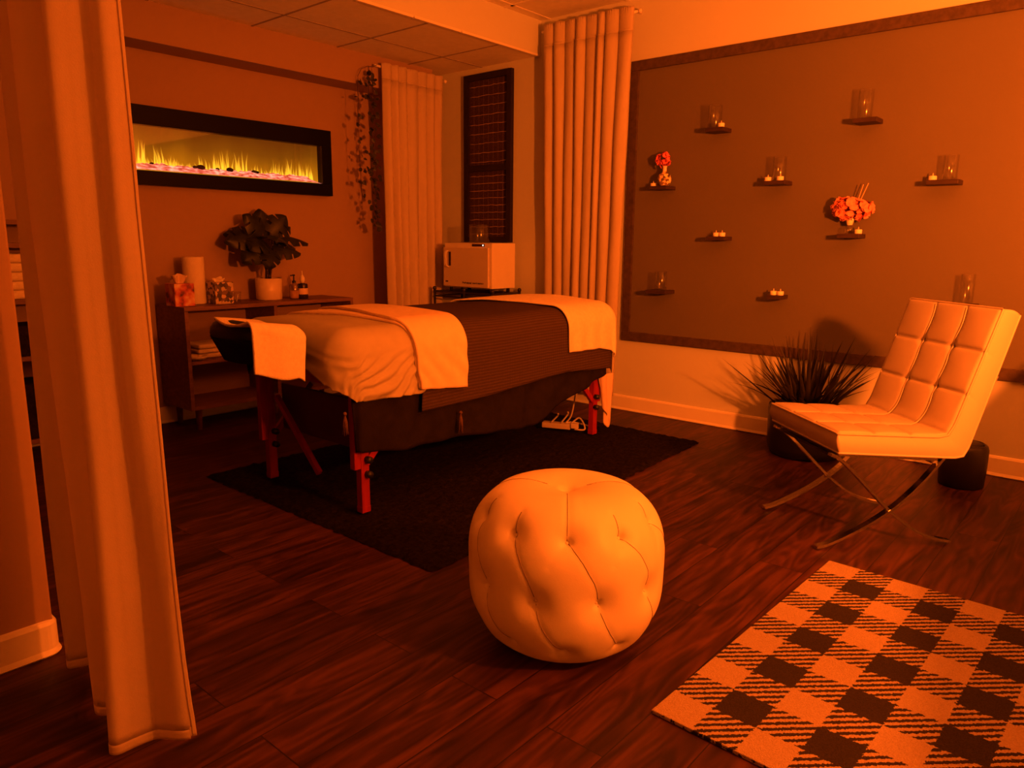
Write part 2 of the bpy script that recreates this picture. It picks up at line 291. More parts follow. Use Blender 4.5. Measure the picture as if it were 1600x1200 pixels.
# ------------------------------------------------------------------ mesh helpers
class MB:
    """collects verts/faces in world space"""
    def __init__(s): s.v = []; s.f = []; s.sm = []; s.uv = None

    def add(s, V, F, smooth=False):
        k = len(s.v); s.v += [tuple(map(float, p)) for p in V]
        for q in F: s.f.append([i + k for i in q]); s.sm.append(smooth)
        return s

    def box(s, x0, x1, y0, y1, z0, z1, bev=0.0):
        if bev <= 0:
            V = [(x, y, z) for z in (z0, z1) for y in (y0, y1) for x in (x0, x1)]
            return s.add(V, [(0, 2, 3, 1), (4, 5, 7, 6), (0, 1, 5, 4), (2, 6, 7, 3), (1, 3, 7, 5), (0, 4, 6, 2)])
        bm = bmesh.new(); bmesh.ops.create_cube(bm, size=1)
        for v in bm.verts:
            v.co = Vector(((x0 + x1) / 2 + v.co.x * (x1 - x0), (y0 + y1) / 2 + v.co.y * (y1 - y0), (z0 + z1) / 2 + v.co.z * (z1 - z0)))
        bmesh.ops.bevel(bm, geom=list(bm.edges), offset=bev, segments=2, profile=0.6, affect='EDGES')
        return s.bm(bm, True if bev > 0.008 else False)

    def bm(s, bm, smooth=False):
        bm.verts.index_update()
        s.add([v.co[:] for v in bm.verts], [[v.index for v in f.verts] for f in bm.faces], smooth); bm.free(); return s

    def obox(s, c, ax, ay, az, hx, hy, hz):
        c, ax, ay, az = map(lambda q: np.array(q, float), (c, ax, ay, az))
        V = [c + ax * hx * i + ay * hy * j + az * hz * k for k in (-1, 1) for j in (-1, 1) for i in (-1, 1)]
        return s.add(V, [(0, 2, 3, 1), (4, 5, 7, 6), (0, 1, 5, 4), (2, 6, 7, 3), (1, 3, 7, 5), (0, 4, 6, 2)])

    def lathe(s, cx, cy, prof, n=32, smooth=True, capb=True, capt=False):
        V = []; F = []
        for (r, z) in prof:
            for i in range(n):
                a = 2 * PI * i / n; V.append((cx + r * math.cos(a), cy + r * math.sin(a), z))
        for j in range(len(prof) - 1):
            for i in range(n):
                F.append((j * n + i, j * n + (i + 1) % n, (j + 1) * n + (i + 1) % n, (j + 1) * n + i))
        if capb: F.append(tuple(range(n - 1, -1, -1)))
        if capt: F.append(tuple((len(prof) - 1) * n + i for i in range(n)))
        return s.add(V, F, smooth)

    def tube(s, pts, r, n=8, smooth=True, caps=True):
        P = [np.array(p, float) for p in pts]; m = len(P)
        R = r if hasattr(r, '__len__') else [r] * m
        V = []; F = []; up = None
        for i in range(m):
            t = P[min(i + 1, m - 1)] - P[max(i - 1, 0)]; t = t / (np.linalg.norm(t) + 1e-12)
            if up is None:
                up = np.array([0, 0, 1.0]) if abs(t[2]) < 0.9 else np.array([1.0, 0, 0])
            a = np.cross(t, up); a /= np.linalg.norm(a) + 1e-12; b = np.cross(a, t); up = b
            for k in range(n):
                g = 2 * PI * k / n; V.append(P[i] + R[i] * (math.cos(g) * a + math.sin(g) * b))
        for i in range(m - 1):
            for k in range(n):
                F.append((i * n + k, i * n + (k + 1) % n, (i + 1) * n + (k + 1) % n, (i + 1) * n + k))
        if caps: F.append(tuple(range(n - 1, -1, -1))); F.append(tuple((m - 1) * n + k for k in range(n)))
        return s.add(V, F, smooth)

    def ribbon(s, pts, side, wid, thick):
        """flat bar along pts: width along vector side, thickness across"""
        P = [np.array(p, float) for p in pts]; side = np.array(side, float); m = len(P); V = []; F = []
        for i in range(m):
            t = P[min(i + 1, m - 1)] - P[max(i - 1, 0)]; t /= np.linalg.norm(t); nrm = np.cross(side, t)
            for a, b in ((-1, -1), (1, -1), (1, 1), (-1, 1)): V.append(P[i] + side * wid / 2 * a + nrm * thick / 2 * b)
        for i in range(m - 1):
            for k in range(4): F.append((i * 4 + k, i * 4 + (k + 1) % 4, (i + 1) * 4 + (k + 1) % 4, (i + 1) * 4 + k))
        F.append((3, 2, 1, 0)); F.append(tuple((m - 1) * 4 + k for k in range(4)))
        return s.add(V, F, False)

    def grid(s, G, smooth=True, close_j=False):
        ni, nj = G.shape[:2]; V = G.reshape(-1, 3); F = []
        for i in range(ni - 1):
            for j in range(nj - (0 if close_j else 1)):
                F.append((i * nj + j, i * nj + (j + 1) % nj, (i + 1) * nj + (j + 1) % nj, (i + 1) * nj + j))
        return s.add(V, F, smooth)

    def sphere(s, c, r, n=10, sc=(1, 1, 1)):
        prof = []
        V = []; F = []; m = n // 2 + 1
        for j in range(m + 1):
            th = PI * j / m
            for i in range(n):
                a = 2 * PI * i / n
                V.append((c[0] + r * sc[0] * math.sin(th) * math.cos(a), c[1] + r * sc[1] * math.sin(th) * math.sin(a), c[2] + r * sc[2] * math.cos(th)))
        for j in range(m):
            for i in range(n): F.append((j * n + i, (j + 1) * n + i, (j + 1) * n + (i + 1) % n, j * n + (i + 1) % n))
        return s.add(V, F, True)


def build(name, mb, m, parent=None, origin=None, solid=0.0, uv=None, bevel=0.0):
    """links mb as ONE mesh object; verts are world space, made local to the parent's (or own) origin"""
    org = Vector(parent['_o']) if parent is not None else Vector(origin if origin is not None else (0, 0, 0))
    me = bpy.data.meshes.new(name)
    me.from_pydata([(p[0] - org.x, p[1] - org.y, p[2] - org.z) for p in mb.v], [], mb.f)
    me.polygons.foreach_set('use_smooth', mb.sm)
    if uv is not None:
        ul = me.uv_layers.new(name='UVMap'); li = np.zeros(len(me.loops), dtype=np.int32); me.loops.foreach_get('vertex_index', li)
        ul.data.foreach_set('uv', np.asarray(uv, dtype=np.float32)[li].ravel())
    me.update()
    o = bpy.data.objects.new(name, me); COL.objects.link(o)
    me.materials.append(m)
    o['_o'] = tuple(org)
    if parent is not None: o.parent = parent
    else: o.location = org
    if solid:
        q = o.modifiers.new('thick', 'SOLIDIFY'); q.thickness = solid; q.offset = 0.0
    if bevel:
        q = o.modifiers.new('bevel', 'BEVEL'); q.width = bevel; q.segments = 2; q.limit_method = 'ANGLE'
    return o


def tag(o, label=None, cat=None, group=None, kind=None):
    if label: o['label'] = label
    if cat: o['category'] = cat
    if group: o['group'] = group
    if kind: o['kind'] = kind
    return o


def thing(name, loc, label, cat, group=None):
    o = bpy.data.objects.new(name, None); COL.objects.link(o); o.location = loc; o.empty_display_size = 0.05
    o['_o'] = tuple(loc)
    return tag(o, label, cat, group)


def struct(name, mb, m, **kw):
    o = build(name, mb, m, **kw); tag(o, kind='structure'); return o


def copy_tree(o, loc, label, group=None):
    r = o.copy(); COL.objects.link(r); r.location = loc; r['label'] = label; r['_o'] = tuple(loc)
    if group: r['group'] = group
    for ch in list(o.children):
        c = ch.copy(); COL.objects.link(c); c.parent = r
        for g in list(ch.children):
            d = g.copy(); COL.objects.link(d); d.parent = c
    return r


def nz(x, y, z=0.0): return noise.noise(Vector((x, y, z)))


def catmull(P, n=8):
    P = [np.array(p, float) for p in P]; Q = [2 * P[0] - P[1]] + P + [2 * P[-1] - P[-2]]; out = []
    for i in range(1, len(Q) - 2):
        for k in range(n):
            t = k / n
            out.append(0.5 * ((2 * Q[i]) + (-Q[i - 1] + Q[i + 1]) * t + (2 * Q[i - 1] - 5 * Q[i] + 4 * Q[i + 1] - Q[i + 2]) * t * t + (-Q[i - 1] + 3 * Q[i] - 3 * Q[i + 1] + Q[i + 2]) * t ** 3))
    out.append(P[-1]); return out


# ================================================================== ROOM
XW, YF, ZC, ZL, YB = 4.165, 4.44, 2.555, 2.335, 3.337
X0, Y0 = -1.2, -1.7
struct('floor', MB().box(X0, XW + .1, Y0, YF + .1, -0.06, 0), MT['floor'])
struct('wall_right', MB().box(XW, XW + .1, Y0, YF + .1, 0, ZC + .05), MT['wall'])
struct('wall_back', MB().box(X0, XW, YF, YF + .1, 0, ZC + .05), MT['wallb'])
struct('wall_front', MB().box(X0, XW, Y0 - .1, Y0, 0, ZC + .05), MT['wall'])
struct('wall_left', MB().box(X0 - .1, X0, Y0 - .1, YF + .1, 0, ZC + .05), MT['wall'])
struct('wall_partition', MB().box(X0, 0.592, 2.118, 2.24, 0, ZC, 0.006), MT['wallb'])  # curtain shade on this wall end deepened by the darker paint colour
struct('ceiling', MB().box(X0, XW, Y0, YB, ZC, ZC + .05), MT['ceil'])
struct('ceiling_low', MB().box(X0, XW, YB + .012, YF, ZL, ZL + .05), MT['ceil'])
struct('trim_1', MB().box(X0, XW, YB, YB + .012, ZL - .002, ZC), MT['wall'])                 # bulkhead face between the two ceilings
struct('trim_2', MB().box(X0, 4.0, 4.225, YF, 2.132, ZL), MT['wallb'])                         # box beam over the fireplace wall
# ceiling grids
g = MB()
for x in (1.33, 1.935, 2.545, 3.155, 3.765): g.box(x - .006, x + .006, YB + .02, 4.225, ZL - .0035, ZL)
g.box(X0, XW, 3.878 - .006, 3.878 + .006, ZL - .003, ZL)
struct('trim_3', g, MT['tbar'])
g = MB()
for x in (1.347, 1.957, 2.567, 3.177, 3.787): g.box(x - .012, x + .012, Y0, YB, ZC - .004, ZC)
for y in (3.268, 2.658, 2.048, 1.438, 0.828): g.box(X0, XW, y - .012, y + .012, ZC - .004, ZC)
struct('trim_4', g, MT['trimw'])
g = MB()
xs = [0.7, 1.9, 2.62, 3.02, 3.4, XW - .005]
for a, b in zip(xs[:-1], xs[1:]): g.box(a + .006, b - .006, YB - .004, YB + .016, ZL - .008, ZL + .006)
struct('trim_5', g, MT['trimw'])
# baseboards


def baseboard(name, pts, h=0.102, t=0.013):
    m = MB(); P = [np.array(p, float) for p in pts]
    V = []
    for i, p in enumerate(P):
        d0 = P[i] - P[i - 1] if i else P[1] - P[0]; d1 = P[i + 1] - P[i] if i < len(P) - 1 else d0
        n0 = np.array([-d0[1], d0[0]]) / np.linalg.norm(d0); n1 = np.array([-d1[1], d1[0]]) / np.linalg.norm(d1)
        n = (n0 + n1); n = n / (n @ n) * 2
        for (o_, z) in ((0, 0), (t, 0), (t + .006, .006), (t, .02), (t, h - .012), (t * .6, h - .003), (0, h)):
            q = p + n * o_; V.append((q[0], q[1], z))
    F = []
    for i in range(len(P) - 1):
        for k in range(6): F.append((i * 7 + k, i * 7 + k + 1, (i + 1) * 7 + k + 1, (i + 1) * 7 + k))
    m.add(V, F); return struct(name, m, MT['trimw'])


baseboard('baseboard_right', [(XW, Y0), (XW, YF)])
baseboard('baseboard_back', [(XW, YF), (X0, YF)])
arc = [(0.592 - .02 + .02 * math.sin(a), 2.118 + .02 - .02 * math.cos(a)) for a in np.linspace(0, PI / 2, 6)]
baseboard('baseboard_left', ([(X0, 2.118)] + arc + [(0.592, 2.24)])[::-1], h=0.10, t=0.012)

# ================================================================== WALL PANEL + SHELVES
pan = thing('wall_panel', (XW, 1.0, 0.472), 'large dark painted panel in a dark wooden frame filling most of the right wall', 'wall panel')
PY0, PY1, PZ0, PZ1 = -0.65, 2.61, 0.472, 2.192
build('field', MB().box(XW - .006, XW, PY0 + .05, PY1 - .05, PZ0 + .05, PZ1 - .05), MT['walld'], pan)
fw = .058
m = MB()
for (a, b, c, d) in ((PY0, PY1, PZ0, PZ0 + fw), (PY0, PY1, PZ1 - fw, PZ1), (PY0, PY0 + fw, PZ0 + fw, PZ1 - fw), (PY1 - fw, PY1, PZ0 + fw, PZ1 - fw)):
    m.box(XW - .02, XW, a, b, c, d, .003)
build('frame', m, MT['frame'], pan)

SH_D = 0.115


def shelf(name, yc, wd, ztop, label):
    o = build(name, MB().box(XW - .006 - SH_D, XW - .0065, yc - wd / 2, yc + wd / 2, ztop - .022, ztop, .002), MT['shelf'], None, origin=(XW - .05, yc, ztop - .022))
    return tag(o, label, 'shelf', 'small ledge shelves on the dark panel')


def tealight(y, z, label, x=XW - .055, proto=[]):
    if proto:
        return copy_tree(proto[0], (x, y, z), label, 'white tealights on the ledge shelves')
    r = thing('tealight_candle', (x, y, z), label, 'candle', 'white tealights on the ledge shelves')
    build('candle_cup', MB().lathe(x, y, [(.0165, z), (.018, z + .002), (.018, z + .020), (.0165, z + .022), (.0, z + .0215)], 20), MT['wax'], r)
    build('flame_tip', MB().lathe(x, y, [(.003, z + .021), (.0032, z + .028), (.0018, z + .034), (.0, z + .037)], 8), MT['wick'], r)
    proto.append(r); return r


def hurricane(x, y, z, rad, h, label, proto={}):
    r = thing('glass_candle_holder', (x, y, z), label, 'candle holder', 'clear glass cylinder candle holders')
    build('glass_cylinder', MB().lathe(x, y, [(0, z + .0005), (rad - .002, z), (rad, z + .003), (rad, z + h - .001), (rad - .0012, z + h), (rad - .003, z + h - .001), (rad - .003, z + .007), (0, z + .006)], 28, capb=False), MT['glass'], r)
    return r


# name: shelf centre y, width, top z
shelf('ledge_shelf', 1.985, .105, 1.742, 'small dark ledge shelf highest on the left half of the dark panel')
hurricane(XW - .062, 2.012, 1.742, .039, .128, 'clear glass cylinder on the upper left ledge, a tealight right of it')
tealight(1.955, 1.742, 'white tealight at the right of the glass on the upper left ledge', XW - .095)
shelf('ledge_shelf', 1.185, .110, 1.718, 'small dark ledge shelf highest of all near the top right of the panel')
hurricane(XW - .060, 1.205, 1.718, .036, .140, 'tall clear glass cylinder alone on the topmost ledge')
shelf('ledge_shelf', 2.325, .110, 1.437, 'small dark ledge shelf left of the rest, holding the round mosaic vase')
tealight(2.398, 1.437, 'white tealight left of the round mosaic vase', XW - .05)
shelf('ledge_shelf', 1.618, .112, 1.436, 'small dark ledge shelf in the middle row with a glass between two tealights')
hurricane(XW - .060, 1.618, 1.436, .036, .128, 'clear glass cylinder on the middle row ledge, tealights on both sides')
tealight(1.672, 1.436, 'white tealight at the left end of the middle row ledge with the glass', XW - .075)
tealight(1.597, 1.436, 'white tealight in front of the glass on the middle row ledge', XW - .0935)
shelf('ledge_shelf', 0.815, .135, 1.405, 'small dark ledge shelf at the right edge of the panel, right of the pink flowers')
hurricane(XW - .060, 0.797, 1.405, .033, .115, 'clear glass cylinder on the rightmost middle height ledge')
tealight(0.868, 1.405, 'white tealight left of the glass on the rightmost middle height ledge', XW - .06)
shelf('ledge_shelf', 1.943, .108, 1.140, 'small dark ledge shelf in the middle of the left half holding only two tealights')
tealight(1.966, 1.140, 'left tealight of the pair on the ledge in the middle of the left half')
tealight(1.929, 1.140, 'right tealight of the pair on the ledge in the middle of the left half')
shelf('ledge_shelf', 1.215, .108, 1.155, 'small dark ledge shelf under the big bunch of pink flowers')
tealight(1.183, 1.155, 'white tealight right of the small vase of pink flowers', XW - .06)
shelf('ledge_shelf', 2.312, .140, 0.815, 'small dark ledge shelf at the bottom left of the panel')
hurricane(XW - .058, 2.312, 0.815, .038, .112, 'clear glass cylinder on the bottom left ledge of the panel')
shelf('ledge_shelf', 1.575, .075, 0.822, 'small dark ledge shelf lowest in the middle with two tealights close together')
tealight(1.594, 0.822, 'left tealight of the pair on the lowest middle ledge', XW - .075)
tealight(1.556, 0.822, 'right tealight of the pair on the lowest middle ledge', XW - .075)
shelf('ledge_shelf', 0.668, .10, 0.828, 'small dark ledge shelf half hidden behind the top of the white chair')
hurricane(XW - .060, 0.668, 0.828, .031, .14, 'clear glass cylinder seen above the top of the white chair back')
rnd = random.Random(5)


def petals(c, spread, n, size, rn, zs=1.0):
    m = MB()
    for _ in range(n):
        d = Vector((rn.gauss(0, 1), rn.gauss(0, 1), rn.gauss(0, 1))); d.normalize()
        k = rn.uniform(.35, 1) ** .6
        p = Vector(c) + Vector((d.x * spread[0] * k, d.y * spread[1] * k, d.z * spread[2] * k))
        t = Vector((rn.gauss(0, 1), rn.gauss(0, 1), rn.gauss(0, 1))).cross(d)
        if t.length < .05: continue
        t.normalize(); b = d.cross(t); s = size * rn.uniform(.75, 1.2)
        V = []; F = []
        for i in range(5):
            u = i / 4
            wd = s * .62 * math.sin(PI * (.12 + .83 * u)) ** .8
            for j in (-1, 0, 1):
                V.append(p + b * 0 + t * (u - .3) * s + b * j * wd + d * (.35 * s * (u * u) + .18 * s * abs(j)))
        for i in range(4):
            for j in range(2): F.append((i * 3 + j, i * 3 + j + 1, i * 3 + j + 4, i * 3 + j + 3))
        m.add(V, F, True)
    return m


# round mosaic vase with one deep pink bloom
vx, vy, vz = XW - .062, 2.318, 1.437
v = thing('mosaic_vase', (vx, vy, vz), 'round mosaic glass vase with a deep pink flower on the left ledge', 'vase')
build('vase_body', MB().lathe(vx, vy, [(.018, vz), (.032, vz + .008), (.041, vz + .03), (.042, vz + .045), (.034, vz + .066), (.016, vz + .08), (.0125, vz + .088)], 28), MT['mosaic'], v)
build('vase_neck', MB().lathe(vx, vy, [(.0125, vz + .086), (.0115, vz + .105), (.015, vz + .118), (.012, vz + .117)], 18, capb=False), MT['whitep'], v)
build('flower', petals((vx, vy + .012, vz + .155), (.036, .038, .045), 34, .028, rnd), MT['magenta'], v)
# vase with a big pink bunch and reed sticks
vx, vy, vz = XW - .062, 1.228, 1.155
v = thing('flower_vase', (vx, vy, vz), 'small clear vase with a big bunch of pink flowers and reed sticks', 'vase')
build('vase_body', MB().lathe(vx, vy, [(.010, vz), (.020, vz + .006), (.026, vz + .02), (.020, vz + .034), (.011, vz + .042), (.010, vz + .05), (.017, vz + .066)], 20), MT['glass'], v)
build('ribbon', MB().lathe(vx, vy, [(.012, vz + .044), (.015, vz + .05), (.020, vz + .072), (.016, vz + .078)], 14, capb=False), MT['trimw'], v)
fl = petals((vx, vy + .002, vz + .128), (.062, .098, .052), 130, .036, rnd)
build('flower_bunch', fl, MT['pink'], v)
for (dy, dz, dx) in ((-.052, .245, -.01), (-.078, .25, -.02)):
    build('reed_stick', MB().tube([(vx, vy, vz + .05), (vx + dx, vy + dy, vz + dz)], .0022, 6), MT['reed'], v)

# ================================================================== FIREPLACE
fp = thing('electric_fireplace', (2.43, YF, 1.398), 'long black wall mounted electric fireplace with yellow flames over a pink ember bed', 'fireplace')
fx0, fx1, fz0, fz1, fyf = 1.66, 3.187, 1.397, 1.827, 4.37
ix0, ix1, iz0, iz1 = 1.742, 3.107, 1.476, 1.722
m = MB()
for (a, b, c, d) in ((fx0, fx1, fz0, iz0), (fx0, fx1, iz1, fz1), (fx0, ix0, iz0, iz1), (ix1, fx1, iz0, iz1)):
    m.box(a, b, fyf, YF - .0005, c, d, .0025)
build('bezel', m, MT['bezel'], fp)
sm = bpy.data.materials.new('flame_screen'); sm.use_nodes = True
nt = sm.node_tree; b = nt.nodes['Principled BSDF']; b.inputs['Base Color'].default_value = (0.01, 0.006, 0.003, 1)
geo = nd(nt, 'ShaderNodeNewGeometry'); sp = nd(nt, 'ShaderNodeSeparateXYZ'); nt.links.new(geo.outputs['Position'], sp.inputs[0])
mr = nd(nt, 'ShaderNodeMapRange'); mr.inputs[1].default_value = iz0; mr.inputs[2].default_value = iz1; nt.links.new(sp.outputs[2], mr.inputs[0])
nn = nd(nt, 'ShaderNodeTexNoise'); nn.inputs['Scale'].default_value = 3.0; mp = nd(nt, 'ShaderNodeMapping'); mp.inputs['Scale'].default_value = (2.2, 1, .8)
nt.links.new(geo.outputs['Position'], mp.inputs[0]); nt.links.new(mp.outputs[0], nn.inputs['Vector'])
ma = nd(nt, 'ShaderNodeMath', operation='MULTIPLY_ADD'); ma.inputs[1].default_value = 0.55; ma.inputs[2].default_value = -0.27; nt.links.new(nn.outputs['Fac'], ma.inputs[0])
mb_ = nd(nt, 'ShaderNodeMath', operation='SUBTRACT'); nt.links.new(mr.outputs[0], mb_.inputs[0]); nt.links.new(ma.outputs[0], mb_.inputs[1])
cr = nd(nt, 'ShaderNodeValToRGB'); e = cr.color_ramp.elements
e[0].position = 0.05; e[0].color = (0.62, 0.21, 0.003, 1); e[1].position = 0.95; e[1].color = (0.135, 0.032, 0.001, 1)
k = e.new(0.35); k.color = (0.40, 0.125, 0.002, 1)
k = e.new(0.65); k.color = (0.20, 0.058, 0.0015, 1)
nt.links.new(mb_.outputs[0], cr.inputs[0]); nt.links.new(cr.outputs[0], b.inputs['Emission Color']); b.inputs['Emission Strength'].default_value = 1.0
yscr = 4.424
build('screen', MB().box(ix0 - .01, ix1 + .01, yscr, YF - .001, iz0 - .01, iz1 + .01), sm, fp)
# flames: tapering tongues with a gradient along their height
fmt = bpy.data.materials.new('flame_glow'); fmt.use_nodes = True
nt = fmt.node_tree; nt.nodes.remove(nt.nodes['Principled BSDF'])
uvn = nd(nt, 'ShaderNodeUVMap'); sp = nd(nt, 'ShaderNodeSeparateXYZ'); nt.links.new(uvn.outputs[0], sp.inputs[0])
cr = nd(nt, 'ShaderNodeValToRGB'); e = cr.color_ramp.elements
e[0].position = 0; e[0].color = (1.0, 0.62, 0.015, 1); e[1].position = 1; e[1].color = (0.75, 0.25, 0.01, 1)
k = e.new(.3); k.color = (1.0, 0.50, 0.02, 1)
nt.links.new(sp.outputs[1], cr.inputs[0])
em = nd(nt, 'ShaderNodeEmission'); em.inputs[1].default_value = 1.7; nt.links.new(cr.outputs[0], em.inputs[0])
tr = nd(nt, 'ShaderNodeBsdfTransparent'); mx = nd(nt, 'ShaderNodeMixShader')
ax = nd(nt, 'ShaderNodeMath', operation='ABSOLUTE'); nt.links.new(sp.outputs[0], ax.inputs[0])
e1 = nd(nt, 'ShaderNodeMath', operation='SUBTRACT'); e1.inputs[0].default_value = 1.0; nt.links.new(ax.outputs[0], e1.inputs[1])
e2 = nd(nt, 'ShaderNodeMath', operation='SUBTRACT'); e2.inputs[0].default_value = 1.08; nt.links.new(sp.outputs[1], e2.inputs[1])
e3 = nd(nt, 'ShaderNodeMath', operation='MULTIPLY'); nt.links.new(e1.outputs[0], e3.inputs[0]); nt.links.new(e2.outputs[0], e3.inputs[1])
e3.use_clamp = True
e4 = nd(nt, 'ShaderNodeMath', operation='MULTIPLY'); e4.inputs[1].default_value = 1.5; e4.use_clamp = True; nt.links.new(e3.outputs[0], e4.inputs[0])
nt.links.new(e4.outputs[0], mx.inputs[0]); nt.links.new(tr.outputs[0], mx.inputs[1]); nt.links.new(em.outputs[0], mx.inputs[2])
nt.links.new(mx.outputs[0], nt.nodes['Material Output'].inputs[0])
rf = random.Random(11)
m = MB(); UV = []


def tongue(x, h, wd, lean, y):
    n = 9; V = []; F = []
    ph = rf.uniform(0, 6)
    for i in range(n):
        u = i / (n - 1); ww = wd * ((1 - u) ** .75) * (1 + .25 * math.sin(PI * u)) + .0004
        c = x + lean * u * u + .004 * math.sin(ph + 5 * u) * u
        for j in (-1, 0, 1): V.append((c + j * ww, y, iz0 + .014 + h * u)); UV.append((j, u))
    for i in range(n - 1):
        for j in range(2): F.append((i * 3 + j, i * 3 + j + 1, i * 3 + j + 4, i * 3 + j + 3))
    m.add(V, F)


cl = [(1.92, 1.0), (2.03, .9), (2.12, .55), (2.29, .75), (2.40, .9), (2.52, 1.0), (2.66, .55), (2.78, .75), (2.88, .85), (2.95, .8), (3.03, .75), (1.80, .8)]
kk = 0
for (c, s) in cl:
    for _ in range(13):
        kk += 1
        x = c + rf.gauss(0, .035)
        if not (ix0 + .02 < x < ix1 - .03): continue
        tongue(x, s * rf.uniform(.045, .165), rf.uniform(.005, .010), rf.uniform(-.02, .012), 4.421 - kk * 3e-5)
for _ in range(40):
    kk += 1
    tongue(rf.uniform(ix0 + .02, ix1 - .04), rf.uniform(.03, .075), rf.uniform(.010, .022), rf.uniform(-.01, .01), 4.421 - kk * 3e-5)
build('flames', m, fmt, fp, uv=UV)
# ember bed: crushed glowing glass and dark log lumps
emb = bpy.data.materials.new('glowing_embers'); emb.use_nodes = True
nt = emb.node_tree; b = nt.nodes['Principled BSDF']; b.inputs['Base Color'].default_value = (0.5, 0.2, 0.15, 1); b.inputs['Roughness'].default_value = 0.4
geo = nd(nt, 'ShaderNodeNewGeometry'); nn = nd(nt, 'ShaderNodeTexNoise'); nn.inputs['Scale'].default_value = 45; nn.inputs['Detail'].default_value = 4
mp = nd(nt, 'ShaderNodeMapping'); mp.inputs['Scale'].default_value = (.55, 1, 1.8); nt.links.new(geo.outputs['Position'], mp.inputs[0]); nt.links.new(mp.outputs[0], nn.inputs['Vector'])
cr = nd(nt, 'ShaderNodeValToRGB'); e = cr.color_ramp.elements
e[0].position = 0.34; e[0].color = (0.22, 0.02, 0.008, 1); e[1].position = 0.68; e[1].color = (1.0, 0.62, 0.40, 1)
k = e.new(.46); k.color = (0.75, 0.13, 0.085, 1); k = e.new(.56); k.color = (0.95, 0.30, 0.20, 1)
nt.links.new(nn.outputs['Fac'], cr.inputs[0]); nt.links.new(cr.outputs[0], b.inputs['Emission Color']); b.inputs['Emission Strength'].default_value = 1.0
ni, nj = 220, 9
G = np.zeros((ni, nj, 3))
for i in range(ni):
    for j in range(nj):
        x = ix0 + .002 + (ix1 - ix0 - .004) * i / (ni - 1); u = j / (nj - 1)
        y = 4.374 + .044 * u
        h = .004 + .038 * u ** .7 + .014 * nz(x * 14, u * 2, 3) * u + .010 * nz(x * 55, u * 6, 9) * u
        edge = min(1, (ix1 - x) / .09); G[i, j] = (x, y, iz0 + .001 + max(.001, h * edge))
build('ember_bed', MB().grid(G, smooth=False), emb, fp)
m = MB()
for (x, s) in ((2.27, 1.0), (2.235, .6), (2.455, .9), (2.62, .75), (2.64, .55), (1.98, .5), (2.375, .5)):
    build('dark_log', MB().sphere((x, 4.408, iz0 + .040 + .004 * s), .017 * s, 10, (1.6, .4, .9)), MT['soil'], fp)
build('glass', MB().box(ix0, ix1, 4.3725, 4.3735, iz0, iz1), MT['fglass'], fp)

# ================================================================== LOW CABINET AND WHAT STANDS ON IT
cab = thing('low_cabinet', (2.52, 4.25, 0), 'low walnut open front cabinet under the fireplace', 'cabinet')
cx0, cx1, cyf, cyb, cz0, cz1 = 1.945, 3.105, 4.075, 4.425, 0.13, 0.722
t = .022
build('top', MB().box(cx0, cx1, cyf, cyb, cz1 - t, cz1, .002), MT['walnut'], cab)
build('bottom', MB().box(cx0 + t, cx1 - t, cyf, cyb, cz0, cz0 + t, .002), MT['walnut'], cab)
build('side_panel', MB().box(cx0, cx0 + t, cyf, cyb, cz0, cz1 - t, .002), MT['walnut'], cab)
build('side_panel', MB().box(cx1 - t, cx1, cyf, cyb, cz0, cz1 - t, .002), MT['walnut'], cab)
build('divider', MB().box(2.508, 2.530, cyf + .004, cyb - .008, cz0 + t, cz1 - t), MT['walnut'], cab)
build('back_panel', MB().box(cx0 + t, cx1 - t, cyb - .008, cyb, cz0 + t, cz1 - t), MT['backp'], cab)
build('shelf', MB().box(cx0 + t, 2.508, cyf + .012, cyb - .009, .392, .410), MT['walnut'], cab)
build('shelf', MB().box(2.530, cx1 - t, cyf + .012, cyb - .009, .392, .410), MT['walnut'], cab)
for (x, y) in ((cx0 + .07, cyf + .06), (cx1 - .07, cyf + .06), (cx0 + .07, cyb - .05), (cx1 - .07, cyb - .05), (2.52, cyf + .06)):
    build('foot', MB().lathe(x, y, [(.014, 0), (.02, cz0)], 14), MT['walnut'], cab)
# folded towel and tray inside
m = MB()
for i in range(3): m.box(2.05 + .004 * i, 2.33 - .006 * i, 4.16, 4.36, .4105 + .028 * i, .4375 + .028 * i, .011)
tag(build('folded_towel', m, MT['paper'], None, origin=(2.19, 4.26, .4105)), 'folded pale towel on the shelf inside the low cabinet', 'towel')
dish = MB().lathe(2.03, 4.135, [(.028, .411), (.05, .422), (.058, .438), (.055, .438), (.03, .418), (0, .416)], 24)
tag(build('dish', dish, MT['paper'], None, origin=(2.03, 4.135, .411)), 'shallow pale dish at the left of the cabinet shelf', 'dish')


def tissue_box(x, y, wx, wy, h, mt, tm, label, seed, th=.06):
    z = cz1 + .0005
    r = thing('tissue_box', (x, y, z), label, 'tissue box')
    build('box', MB().box(x - wx / 2, x + wx / 2, y - wy / 2, y + wy / 2, z, z + h, .003), mt, r)
    rn = random.Random(seed); n = 9
    G = np.zeros((n, 7, 3))
    for i in range(n):
        for j in range(7):
            u = i / (n - 1); q = j / 6
            wv = (.35 + .65 * u) * .045
            G[i, j] = (x + (q - .5) * 2 * wv, y + .016 * math.sin(q * 9 + seed) * (0.3 + u), z + h - .012 + (th + .012) * u * (1 - .5 * abs(q - .5 - .15 * math.sin(seed))) + .006 * rn.uniform(-1, 1) * u)
    build('tissue', MB().grid(G), tm, r, solid=.0012)
    return r


